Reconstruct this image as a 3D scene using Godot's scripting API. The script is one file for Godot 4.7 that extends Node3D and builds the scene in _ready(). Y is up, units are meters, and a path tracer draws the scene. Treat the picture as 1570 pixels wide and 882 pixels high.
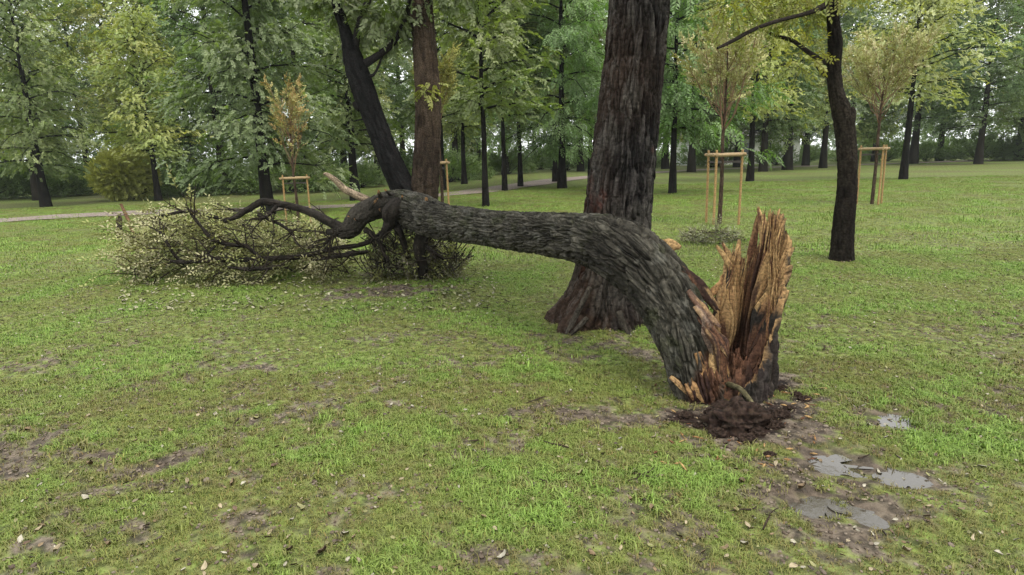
extends Node3D

# ---------------------------------------------------------------- shared state
const FOCAL := 950.0            # focal length in pixels of the 1570 x 882 photograph
const EYE := Vector3(0, 1.6, 0)
var view := Basis()
var rng := RandomNumberGenerator.new()
var used := {}
var noise_a := FastNoiseLite.new()     # smooth, broad
var noise_b := FastNoiseLite.new()     # smooth, fine
var bark_cells := FastNoiseLite.new()  # distance between bark plates
var bark_tone := FastNoiseLite.new()   # one value for each bark plate
var grain_image: ImageTexture
var grain_normal: ImageTexture
var hollows: Array = []                # x, z, radius, depth of the puddle hollows
var muds: Array = []                   # x, z, rx, rz, strength of bare soil
var turned_soil: Array = []            # x, z, radius of dark dug-up earth
var path_line: Array = []

# ---------------------------------------------------------------- pixels to places
func ray(px: float, py: float) -> Vector3:
	return view * Vector3((px - 785.0) / FOCAL, (441.0 - py) / FOCAL, -1.0)

func at(px: float, py: float, zd: float) -> Vector3:
	var d := ray(px, py)
	return EYE + d * (zd / -d.z)

func metres(px: float, py: float, zd: float) -> float:   # metres for one pixel at that place
	return zd / -ray(px, py).z / FOCAL

func on_ground(px: float, py: float) -> Vector3:
	var d := ray(px, py)
	var p := EYE + d * (EYE.y / -d.y)
	for i in 8:
		p = EYE + d * ((EYE.y - height(p.x, p.z)) / -d.y)
	p.y = height(p.x, p.z)
	return p

func stand(px: float, zd: float) -> Vector3:              # the ground point at a distance, below pixel column px
	var p := Vector3(0, 0, -zd)
	for i in 6:
		p.y = height(p.x, p.z)
		var c := view.inverse() * (p - EYE)
		p.x += (px - (785.0 + FOCAL * c.x / -c.z)) * -c.z / FOCAL
	p.y = height(p.x, p.z)
	return p

# ---------------------------------------------------------------- ground shape
func height(x: float, z: float) -> float:
	var zd := -z
	var h := -0.36 * smoothstep(1.5, 8.0, -x) * smoothstep(9.0, 19.0, zd)
	var far := 1.0 - smoothstep(11.0, 30.0, zd)
	h += 0.035 * noise_a.get_noise_2d(x * 30.0, z * 30.0)
	h += far * (0.016 * noise_b.get_noise_2d(x * 60.0, z * 60.0) + 0.006 * noise_b.get_noise_2d(x * 260.0 + 50.0, z * 260.0))
	if zd < 12.0:
		for q in hollows:
			var dx: float = x - q[0]
			var dz: float = z - q[1]
			var w: float = (dx * dx + dz * dz * 1.6) / (q[2] * q[2])
			if w < 6.0:
				h -= q[3] * exp(-w * 1.2) * (1.0 + 0.6 * noise_b.get_noise_2d(x * 420.0, z * 420.0) + 0.4 * noise_b.get_noise_2d(x * 1100.0, z * 1100.0))
	return h

func soil_share(x: float, z: float) -> float:             # 0 closed grass, 1 bare earth
	var zd := -z
	var s := 0.26 * noise_a.get_noise_2d(x * 62.0 + 300.0, z * 62.0) + 0.34 * noise_b.get_noise_2d(x * 95.0, z * 95.0 + 70.0)
	s += 0.46 * noise_b.get_noise_2d(x * 330.0 + 11.0, z * 330.0)
	s += 0.29 - 0.33 * smoothstep(3.5, 8.5, zd) - 0.2 * smoothstep(9.0, 16.0, zd)
	for m in muds:
		var dx: float = (x - m[0]) / m[2]
		var dz: float = (z - m[1]) / m[3]
		var w: float = dx * dx + dz * dz
		if w < 5.0:
			s += m[4] * exp(-w) * clampf(0.62 + 1.5 * noise_b.get_noise_2d(x * 150.0 + 200.0, z * 150.0), 0.05, 1.3)
	return clampf(s, 0.0, 1.0)

# ---------------------------------------------------------------- naming
func numbered(called: String) -> String:
	if not used.has(called):
		used[called] = 0
		return called
	used[called] += 1
	return "%s_%03d" % [called, used[called]]

func tag(o: Node3D, label: String, category: String, group := "", kind := "") -> Node3D:
	if label != "": o.set_meta("label", label)
	if category != "": o.set_meta("category", category)
	if group != "": o.set_meta("group", group)
	if kind != "": o.set_meta("kind", kind)
	return o

func thing(called: String, label: String, category: String, where := Vector3.ZERO, turn := 0.0, group := "") -> Node3D:
	var o := Node3D.new()
	o.name = numbered(called)
	add_child(o)
	o.position = where
	o.rotation.y = turn
	tag(o, label, category, group)
	return o

func part(called: String, mesh: Mesh, m: Material, parent: Node3D, where := Vector3.ZERO) -> MeshInstance3D:
	var o := MeshInstance3D.new()
	if parent == self: o.name = numbered(called)
	else: o.name = called
	o.mesh = mesh
	o.material_override = m
	parent.add_child(o, true)
	o.position = where
	return o

func scatter(called: String, mesh: Mesh, m: Material, parent: Node3D, spots: Array, tints: Array) -> MultiMeshInstance3D:
	var mm := MultiMesh.new()
	mm.transform_format = MultiMesh.TRANSFORM_3D
	mm.use_colors = true
	mm.mesh = mesh
	mm.instance_count = spots.size()
	for i in spots.size():
		mm.set_instance_transform(i, spots[i])
		mm.set_instance_color(i, tints[i])
	var o := MultiMeshInstance3D.new()
	if parent == self: o.name = numbered(called)
	else: o.name = called
	o.multimesh = mm
	o.material_override = m
	parent.add_child(o, true)
	o.set_meta("kind", "stuff")
	return o

# ---------------------------------------------------------------- materials
func lin(r: float, g: float, b: float) -> Color:
	return Color(r, g, b).linear_to_srgb()

func coat(rough: float, grain_scale := 0.0, relief := 0.0, through := Color(0, 0, 0), specular := 0.5) -> StandardMaterial3D:
	var m := StandardMaterial3D.new()
	m.vertex_color_use_as_albedo = true
	m.roughness = rough
	m.metallic_specular = specular
	m.cull_mode = BaseMaterial3D.CULL_DISABLED
	if grain_scale > 0.0:
		m.albedo_texture = grain_image
		m.uv1_triplanar = true
		m.uv1_world_triplanar = true
		m.uv1_scale = Vector3.ONE * grain_scale
		if relief > 0.0:
			m.normal_enabled = true
			m.normal_texture = grain_normal
			m.normal_scale = relief
	if through.r + through.g > 0.0:
		m.backlight_enabled = true
		m.backlight = through
	return m

# ---------------------------------------------------------------- meshes
func grid(p: PackedVector3Array, c: PackedColorArray, nu: int, nv: int) -> ArrayMesh:   # (nu + 1) x (nv + 1) points, rows of u
	var idx := PackedInt32Array()
	idx.resize(nu * nv * 6)
	var nrm := PackedVector3Array()
	nrm.resize(p.size())
	var k := 0
	var w := nu + 1
	for j in nv:
		for i in nu:
			var a := j * w + i
			var b := a + 1
			var d := a + w
			var e := d + 1
			idx[k] = a; idx[k + 1] = d; idx[k + 2] = b
			idx[k + 3] = b; idx[k + 4] = d; idx[k + 5] = e
			k += 6
			var n := (p[b] - p[d]).cross(p[e] - p[a])
			nrm[a] += n; nrm[b] += n; nrm[d] += n; nrm[e] += n
	for j in nv + 1:                        # join the seam of closed tubes
		var a := j * w
		var e := a + nu
		if p[a].distance_squared_to(p[e]) < 1e-8:
			var n := nrm[a] + nrm[e]
			nrm[a] = n; nrm[e] = n
	for i in p.size():
		nrm[i] = nrm[i].normalized() if nrm[i].length_squared() > 0.0 else Vector3.UP
	var arr := []
	arr.resize(Mesh.ARRAY_MAX)
	arr[Mesh.ARRAY_VERTEX] = p
	arr[Mesh.ARRAY_NORMAL] = nrm
	arr[Mesh.ARRAY_COLOR] = c
	arr[Mesh.ARRAY_INDEX] = idx
	var mesh := ArrayMesh.new()
	mesh.add_surface_from_arrays(Mesh.PRIMITIVE_TRIANGLES, arr)
	return mesh

class Heap:                                 # triangles of many small shapes that make one part
	var p := PackedVector3Array()
	var n := PackedVector3Array()
	var c := PackedColorArray()
	var idx := PackedInt32Array()
	func mesh() -> ArrayMesh:
		var arr := []
		arr.resize(Mesh.ARRAY_MAX)
		arr[Mesh.ARRAY_VERTEX] = p
		arr[Mesh.ARRAY_NORMAL] = n
		arr[Mesh.ARRAY_COLOR] = c
		arr[Mesh.ARRAY_INDEX] = idx
		var m := ArrayMesh.new()
		m.add_surface_from_arrays(Mesh.PRIMITIVE_TRIANGLES, arr)
		return m
	func limb(pts: Array, rads: Array, sides: int, col: Color) -> void:
		var count := pts.size()
		var base := p.size()
		var side := Vector3.RIGHT
		for j in count:
			var t: Vector3 = (pts[mini(j + 1, count - 1)] - pts[maxi(j - 1, 0)]).normalized()
			side = side - t * side.dot(t)
			if side.length() < 0.05: side = t.cross(Vector3(0.3, 0.2, 0.9))
			side = side.normalized()
			var up := t.cross(side)
			for i in sides + 1:
				var a := TAU * i / sides
				var o := side * cos(a) + up * sin(a)
				p.append(pts[j] + o * rads[j])
				n.append(o)
				c.append(col)
		for j in count - 1:
			for i in sides:
				var a := base + j * (sides + 1) + i
				var d := a + sides + 1
				idx.append_array([a, d, a + 1, a + 1, d, d + 1])
	func leaf(from: Vector3, along: Vector3, across: Vector3, length: float, width: float, fold: float, col: Color) -> void:
		var base := p.size()
		var nr := along.cross(across).normalized()
		var mid := from + along * length * 0.45
		p.append(from); p.append(mid + across * width * 0.5 + nr * fold); p.append(mid - across * width * 0.5 + nr * fold); p.append(from + along * length - nr * fold * 0.7)
		for i in 4:
			n.append(nr)
			c.append(col)
		idx.append_array([base, base + 1, base + 3, base, base + 3, base + 2])

func curve_through(pts: Array, count: int) -> Array:      # evenly spaced points on a smooth line through pts; pts may be Vector3 or float
	var out := []
	var last := pts.size() - 1
	for k in count + 1:
		var f := float(k) / count * last
		var i := mini(int(f), last - 1)
		var t := f - i
		var a = pts[maxi(i - 1, 0)]
		var b = pts[i]
		var c = pts[i + 1]
		var d = pts[mini(i + 2, last)]
		out.append(0.5 * (b * 2.0 + (c - a) * t + (a * 2.0 - b * 5.0 + c * 4.0 - d) * t * t + (b * 3.0 - a - c * 3.0 + d) * t * t * t))
	return out

# a swept log: pts and rads are control values; amp is the depth of the bark furrows, plate the width of a bark plate; paint(theta, s, v, pos, tone, ridge) gives the colour
func log_mesh(pts: Array, rads: Array, nu: int, nv: int, amp: float, plate: float, stretch: float, lumps: float, paint: Callable, swell = null) -> ArrayMesh:
	var line := curve_through(pts, nv)
	var rad := curve_through(rads, nv)
	var p := PackedVector3Array()
	var c := PackedColorArray()
	p.resize((nu + 1) * (nv + 1))
	c.resize(p.size())
	var side := Vector3(0.31, 0.05, 0.95)
	var s := 0.0
	var kk := 10.0 / plate
	for j in nv + 1:
		var t: Vector3 = (line[mini(j + 1, nv)] - line[maxi(j - 1, 0)]).normalized()
		if j > 0: s += line[j].distance_to(line[j - 1])
		side = (side - t * side.dot(t)).normalized()
		var up := t.cross(side)
		var v := float(j) / nv
		for i in nu + 1:
			var th := TAU * (i % nu) / nu
			var o := side * cos(th) + up * sin(th)
			var r: float = rad[j]
			var q := Vector3(cos(th) * r, sin(th) * r, s)
			var big := lumps * noise_a.get_noise_3d(q.x * 120.0, q.y * 120.0, q.z * 60.0 + r * 1000.0)
			var wx := 0.35 * plate * noise_b.get_noise_3d(q.x * 150.0, q.y * 150.0, q.z * 90.0)
			var wy := 0.35 * plate * noise_b.get_noise_3d(q.x * 150.0 + 500.0, q.y * 150.0, q.z * 90.0)
			var bx := (q.x + wx) * kk
			var by := (q.y + wy) * kk
			var bz := (q.z + 2.0 * wx) * kk / stretch
			var d := bark_cells.get_noise_3d(bx, by, bz) + 1.0
			var cut := absf(noise_b.get_noise_3d(bx * 2.6, by * 2.6, bz * 1.5))
			var ridge := minf(0.3 + 0.7 * smoothstep(0.02, 0.22, d), smoothstep(0.01, 0.13, cut))
			var fine := noise_b.get_noise_3d(q.x * 900.0, q.y * 900.0, q.z * 350.0)
			var rr := r * (1.0 + big) + amp * (ridge - 0.7) + amp * 0.35 * fine
			var pos: Vector3 = line[j] + o * rr
			if swell != null: pos = swell.call(line[j], o, rr, th, v, s)
			p[j * (nu + 1) + i] = pos
			c[j * (nu + 1) + i] = paint.call(th, s, v, pos, bark_tone.get_noise_3d(bx, by, bz) + 1.6 * noise_b.get_noise_3d(bx * 7.0 + 300.0, by * 7.0, bz * 4.0), ridge)
	return grid(p, c, nu, nv)

func blend(a: Color, b: Color, t: float) -> Color:
	return a.lerp(b, clampf(t, 0.0, 1.0))

# ---------------------------------------------------------------- foliage
func spray(leaves: int, length: float, leaf_len: float, leaf_wid: float, twig: Color, tilt: float, droop: float, seed_no: int) -> ArrayMesh:
	var r := RandomNumberGenerator.new()
	r.seed = seed_no
	var h := Heap.new()
	var pts := []
	var rr := []
	for k in 4:
		var f := k / 3.0
		pts.append(Vector3(0, length * f * 0.9, -droop * length * f * f))
		rr.append(lerpf(0.006, 0.0015, f) * length / 0.4)
	h.limb(pts, rr, 3, twig)
	for k in leaves:
		var f := (k + 0.6) / leaves
		var sgn := -1.0 if k % 2 == 0 else 1.0
		var from := Vector3(0, length * f * 0.9, -droop * length * f * f)
		var along := Vector3(sgn * r.randf_range(0.5, 1.0), r.randf_range(0.3, 0.9), r.randf_range(-tilt, tilt) - droop).normalized()
		if k == leaves - 1: along = Vector3(r.randf_range(-0.2, 0.2), 1, -droop).normalized()
		var face := Vector3(r.randf_range(-tilt, tilt), r.randf_range(-tilt, tilt), 1.0).normalized()
		var across := face.cross(along).normalized()
		var tone := r.randf_range(0.78, 1.15)
		h.leaf(from, along, across, leaf_len * r.randf_range(0.7, 1.15), leaf_wid * r.randf_range(0.75, 1.15), leaf_len * r.randf_range(-0.04, 0.12), Color(tone, tone * r.randf_range(0.95, 1.03), tone))
	return h.mesh()

func aim(where: Vector3, axis: Vector3, face: Vector3, size: float) -> Transform3D:
	var y := axis.normalized()
	var x := y.cross(face)
	if x.length() < 0.05: x = y.cross(Vector3(0.9, 0.1, 0.4))
	x = x.normalized()
	var z := x.cross(y)
	return Transform3D(Basis(x * size, y * size, z * size), where)

func ball() -> Vector3:
	while true:
		var v := Vector3(rng.randf_range(-1, 1), rng.randf_range(-1, 1), rng.randf_range(-1, 1))
		if v.length_squared() <= 1.0: return v
	return Vector3.ZERO

# the limbs and leaf sprays of a broad-leaved tree whose trunk line is given in the tree's own axes
# o: base (crown foot), top, radius, limbs, per_limb, rise0, rise1, droop, shape, spread, size, tints (Array of Color), limb_r
func crown(o: Dictionary, line: Array, wood: Heap, spots: Array, tints: Array) -> void:
	var n: int = o.limbs
	var sides: int = o.get("sides", 5)
	var flat: float = o.get("flat", 0.5)
	for i in n:
		var t := (i + rng.randf_range(0.1, 0.9)) / n
		var y: float = lerpf(o.base, o.top, t)
		var root := Vector3.ZERO
		for k in line.size() - 1:
			if line[k].y <= y and line[k + 1].y >= y:
				root = line[k].lerp(line[k + 1], (y - line[k].y) / maxf(0.001, line[k + 1].y - line[k].y))
		if root == Vector3.ZERO: root = Vector3(line[-1].x, minf(y, line[-1].y), line[-1].z)
		var az := i * 2.39996 + rng.randf_range(-0.5, 0.5)
		var prof := 1.0
		match o.shape:
			"round": prof = sqrt(maxf(0.0, 1.0 - pow(t * 1.55 - 0.62, 2.0)))
			"cone": prof = 1.05 - 0.85 * t
			"vase": prof = 0.45 + 0.55 * sin(t * 2.4)
		var length: float = o.radius * maxf(0.2, prof) * rng.randf_range(0.78, 1.12)
		var rise: float = lerpf(o.rise0, o.rise1, t)
		var dir := Vector3(cos(az), 0, sin(az))
		var pts := []
		var rads := []
		for k in 6:
			var f := k / 5.0
			pts.append(root + dir * length * f * cos(rise) + Vector3.UP * (length * f * sin(rise) - o.droop * length * f * f) + ball() * length * 0.04 * f)
			rads.append(maxf(0.008, o.limb_r * (1.0 - 0.35 * t) * (1.0 - 0.88 * f)))
		wood.limb(pts, rads, sides, o.wood)
		for k in 3:                                    # side branches
			var f0 := rng.randf_range(0.3, 0.8)
			var a: Vector3 = pts[int(f0 * 5)]
			var d := (dir.rotated(Vector3.UP, rng.randf_range(-1.1, 1.1)) + Vector3(0, rng.randf_range(-0.2, 0.5), 0)).normalized()
			var b := a + d * length * 0.35
			wood.limb([a, a.lerp(b, 0.5) + ball() * 0.06, b], [o.limb_r * 0.3, o.limb_r * 0.2, 0.008], 4, o.wood)
		var pal: Array = o.tints
		var base_tint: Color = pal[rng.randi() % pal.size()].lerp(pal[rng.randi() % pal.size()], rng.randf())
		base_tint *= rng.randf_range(0.85, 1.15)
		var count := int(o.per_limb * length / o.radius * rng.randf_range(0.85, 1.15)) + 4
		var clump := []                                # leaf clumps along the limb, with gaps between them
		for k in 5:
			var f := rng.randf_range(0.16, 1.0)
			var q: Vector3 = pts[int(f * 5)]
			clump.append(q + Vector3(rng.randf_range(-1, 1), rng.randf_range(-0.3, 0.4), rng.randf_range(-1, 1)) * o.spread * 0.75)
		for k in count:
			var c0: Vector3 = clump[rng.randi() % 5]
			var off := ball()
			off *= o.spread * rng.randf_range(0.6, 1.15)
			off.y *= flat
			var w: Vector3 = c0 + off - Vector3.UP * (off.length_squared() * o.droop * 0.8)
			var outward: Vector3 = (w - Vector3(root.x, w.y, root.z)).normalized() * 0.9 + ball() * 0.8 + Vector3.DOWN * rng.randf_range(0.0, o.get("hang", 0.5))
			var face: Vector3 = (Vector3.UP + ball() * 0.8 + outward * 0.3)
			spots.append(aim(w, outward, face, o.size * rng.randf_range(0.7, 1.25)))
			tints.append(base_tint * rng.randf_range(0.82, 1.18))

var leaf_mats := {}
var sprays := {}

func park_tree(called: String, label: String, group: String, where: Vector3, o: Dictionary) -> Node3D:
	var t := thing(called, label, "tree", where, 0.0, group)
	var line := []
	var rads := []
	var h: float = o.top
	var lean: Vector3 = o.get("lean", Vector3.ZERO)
	for k in 9:
		var f := k / 8.0
		line.append(Vector3(0, h * f * 0.97 - (0.08 if k == 0 else 0.0), 0) + lean * f * h + Vector3(rng.randf_range(-1, 1), 0, rng.randf_range(-1, 1)) * o.get("wobble", 0.06) * f)
		rads.append(maxf(0.015, o.trunk_r * ((1.35 if k == 0 else 1.0) - 0.9 * f)))
	var bark: Color = o.wood
	var paint := func(_th, _s, _v, _pos, tone, _ridge): return bark * (1.0 + 0.35 * tone)
	part("trunk", log_mesh(line, rads, o.get("nu", 20), o.get("nv", 60), o.trunk_r * 0.09, o.trunk_r * 0.45, 4.0, 0.06, paint), leaf_mats.bark, t)
	var wood := Heap.new()
	var spots := []
	var tints := []
	crown(o, line, wood, spots, tints)
	part("limbs", wood.mesh(), leaf_mats.bark, t)
	scatter("crown", sprays[o.spray], leaf_mats[o.leaf], t, spots, tints)
	return t

func copy(o: Node3D, where: Vector3, turn: float, size: float, label := "", group := "") -> Node3D:
	var c := o.duplicate()
	var stem := String(o.name)
	if stem.length() > 4 and stem[stem.length() - 4] == "_" and stem.right(3).is_valid_int(): stem = stem.left(stem.length() - 4)
	c.name = numbered(stem)
	add_child(c)
	c.position = where
	c.rotation.y = turn
	c.scale = Vector3.ONE * size
	if label != "": c.set_meta("label", label)
	if group != "": c.set_meta("group", group)
	return c

func pixel_log(spec: Array) -> Array:       # [[px, py, zd, radius in px], ...] to [points, radii]
	var pts := []
	var rads := []
	for q in spec:
		pts.append(at(q[0], q[1], q[2]))
		rads.append(q[3] * metres(q[0], q[1], q[2]))
	return [pts, rads]

func moved(pts: Array, by: Vector3) -> Array:
	var out := []
	for p in pts: out.append(p - by)
	return out

func _ready() -> void:
	rng.seed = 4711
	# ------------------------------------------------------------ camera, sky, light
	view = Basis.from_euler(Vector3(deg_to_rad(-11.95), 0, deg_to_rad(-1.5)))
	var cam := Camera3D.new()
	cam.name = "camera"
	add_child(cam)
	cam.transform = Transform3D(view, EYE)
	cam.fov = rad_to_deg(2.0 * atan(441.0 / FOCAL))
	cam.near = 0.05
	cam.far = 600.0
	cam.current = true
	var env := Environment.new()
	env.background_mode = Environment.BG_SKY
	var sky := Sky.new()
	var air := ProceduralSkyMaterial.new()
	air.sky_top_color = Color(0.92, 0.93, 0.94)
	air.sky_horizon_color = Color(0.88, 0.89, 0.89)
	air.sky_curve = 0.25
	air.ground_horizon_color = Color(0.45, 0.47, 0.42)
	air.ground_bottom_color = Color(0.2, 0.22, 0.17)
	air.sun_angle_max = 1.0
	sky.sky_material = air
	env.sky = sky
	env.background_energy_multiplier = 1.0
	env.tonemap_mode = Environment.TONE_MAPPER_LINEAR
	env.tonemap_exposure = 2.75
	env.fog_enabled = true
	env.fog_density = 0.00035
	env.fog_light_color = Color(0.86, 0.89, 0.88)
	env.ssao_enabled = true
	env.ssil_enabled = true
	env.sdfgi_enabled = true
	var world := WorldEnvironment.new()
	world.name = "world_environment"
	world.environment = env
	add_child(world)
	var sun := DirectionalLight3D.new()
	sun.name = "sun"
	sun.light_color = Color(1.0, 0.98, 0.94)
	sun.light_energy = 0.35
	sun.light_angular_distance = 25.0
	sun.shadow_enabled = true
	add_child(sun)
	sun.rotation_degrees = Vector3(-62, 35, 0)

	setup()
	build_ground()
	build_lawn()
	build_far_wood()
	build_park_trees()
	build_hero_tree()
	build_twin_tree()
	build_slim_trees()
	build_saplings()
	build_stump()
	build_fallen_tree()
	build_details()

# ---------------------------------------------------------------- tools for everything below
func setup() -> void:
	noise_a.seed = 7; noise_a.noise_type = FastNoiseLite.TYPE_SIMPLEX_SMOOTH; noise_a.frequency = 0.01; noise_a.fractal_octaves = 2
	noise_b.seed = 19; noise_b.noise_type = FastNoiseLite.TYPE_SIMPLEX_SMOOTH; noise_b.frequency = 0.02; noise_b.fractal_octaves = 3
	bark_cells.seed = 3; bark_cells.noise_type = FastNoiseLite.TYPE_CELLULAR; bark_cells.frequency = 0.1; bark_cells.fractal_type = FastNoiseLite.FRACTAL_NONE
	bark_cells.cellular_return_type = FastNoiseLite.RETURN_DISTANCE2_SUB; bark_cells.cellular_jitter = 1.0
	bark_tone.seed = 3; bark_tone.noise_type = FastNoiseLite.TYPE_CELLULAR; bark_tone.frequency = 0.1; bark_tone.fractal_type = FastNoiseLite.FRACTAL_NONE
	bark_tone.cellular_return_type = FastNoiseLite.RETURN_CELL_VALUE; bark_tone.cellular_jitter = 1.0
	var gn := FastNoiseLite.new()
	gn.seed = 5; gn.frequency = 0.016; gn.fractal_octaves = 7; gn.fractal_gain = 0.68
	var img := gn.get_seamless_image(512, 512)
	img.convert(Image.FORMAT_RGB8)
	var tone := Image.create(512, 512, false, Image.FORMAT_RGB8)
	for y in 512:
		for x in 512:
			var v := 0.55 + 0.45 * smoothstep(0.15, 0.8, img.get_pixel(x, y).r)
			tone.set_pixel(x, y, Color(v, v, v))
	grain_image = ImageTexture.create_from_image(tone)
	var rel := img.duplicate()
	rel.convert(Image.FORMAT_RGBA8)
	rel.bump_map_to_normal_map(6.0)
	grain_normal = ImageTexture.create_from_image(rel)
	leaf_mats.bark = coat(0.9, 3.0, 1.0, Color(0, 0, 0), 0.15)
	leaf_mats.green = coat(0.55, 0.0, 0.0, Color(0.8, 0.9, 0.4), 0.35)
	leaf_mats.fresh = coat(0.5, 0.0, 0.0, Color(0.8, 0.95, 0.45), 0.4)
	leaf_mats.yellow = coat(0.55, 0.0, 0.0, Color(0.9, 0.9, 0.4), 0.35)
	leaf_mats.pale = coat(0.7, 0.0, 0.0, Color(0.5, 0.5, 0.28), 0.15)
	var twig := Color(0.35, 0.28, 0.2)
	sprays.linden = spray(11, 0.46, 0.13, 0.095, twig, 0.45, 0.12, 101)
	sprays.drooping = spray(13, 0.62, 0.16, 0.07, twig, 0.35, 0.38, 102)
	sprays.small = spray(12, 0.36, 0.075, 0.042, twig, 0.6, 0.1, 103)
	sprays.willow = spray(11, 0.34, 0.075, 0.030, twig, 0.7, 0.1, 104)
	sprays.coarse = spray(9, 0.8, 0.24, 0.16, twig, 0.5, 0.15, 105)
	sprays.sapling = spray(9, 0.32, 0.085, 0.042, Color(0.5, 0.3, 0.16), 0.6, 0.05, 106)

	# where the water stands and the earth is bare, read from the photograph
	for q in [[1290, 704, 0.19, 0.036], [1368, 640, 0.15, 0.034], [1250, 770, 0.13, 0.032], [1345, 790, 0.10, 0.03], [1330, 570, 0.06, 0.02], [1395, 735, 0.11, 0.03]]:
		var p := on_ground(q[0], q[1])
		hollows.append([p.x, p.z, q[2] * 1.15, q[3] * 1.35])
		muds.append([p.x, p.z, q[2] * 1.6, q[2] * 1.25, 0.65])
	for q in [[585, 446, 0.85, 0.34, 1.3], [600, 448, 0.6, 0.26, 1.0], [700, 425, 0.6, 0.2, 0.5], [840, 632, 0.20, 0.15, 0.7], [910, 645, 0.22, 0.14, 0.55], [210, 745, 0.22, 0.25, 0.45], [290, 700, 0.25, 0.2, 0.28], [740, 850, 0.16, 0.09, 0.6], [965, 760, 0.2, 0.16, 0.45], [700, 500, 0.5, 0.4, 0.25], [930, 530, 0.75, 0.5, 0.5], [1080, 660, 0.3, 0.16, 0.4], [395, 565, 0.25, 0.1, 0.55], [550, 490, 0.35, 0.12, 0.35], [1290, 405, 0.35, 0.25, 0.4], [60, 700, 0.5, 0.4, 0.4], [130, 800, 0.3, 0.2, 0.3]]:
		var p := on_ground(q[0], q[1])
		muds.append([p.x, p.z, q[2], q[3], q[4]])
	for q in [[1130, 645, 0.30], [1195, 630, 0.16], [1050, 640, 0.14], [1225, 612, 0.08], [1180, 590, 0.2]]:
		var p := on_ground(q[0], q[1])
		turned_soil.append([p.x, p.z, q[2]])
		muds.append([p.x, p.z, q[2] * 1.1, q[2] * 0.9, 1.1])
	path_line = [Vector3(-26, 0, -19), stand(120, 26), stand(210, 26.5), stand(480, 27), stand(690, 28.5), stand(800, 35), stand(900, 45), stand(1100, 56), stand(1400, 60), Vector3(70, 0, -64)]

# ---------------------------------------------------------------- setting
func steps(from: float, fine_from: float, fine_to: float, to: float, fine: float, growth: float) -> Array:
	var mid := []
	var n := int((fine_to - fine_from) / fine)
	for i in n + 1: mid.append(lerpf(fine_from, fine_to, float(i) / n))
	var low := []
	var v := fine_from
	var d := fine
	while v > from:
		d *= growth
		v -= d
		low.push_front(maxf(v, from))
	v = fine_to
	d = fine
	while v < to:
		d *= growth
		v += d
		mid.append(minf(v, to))
	return low + mid

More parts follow.
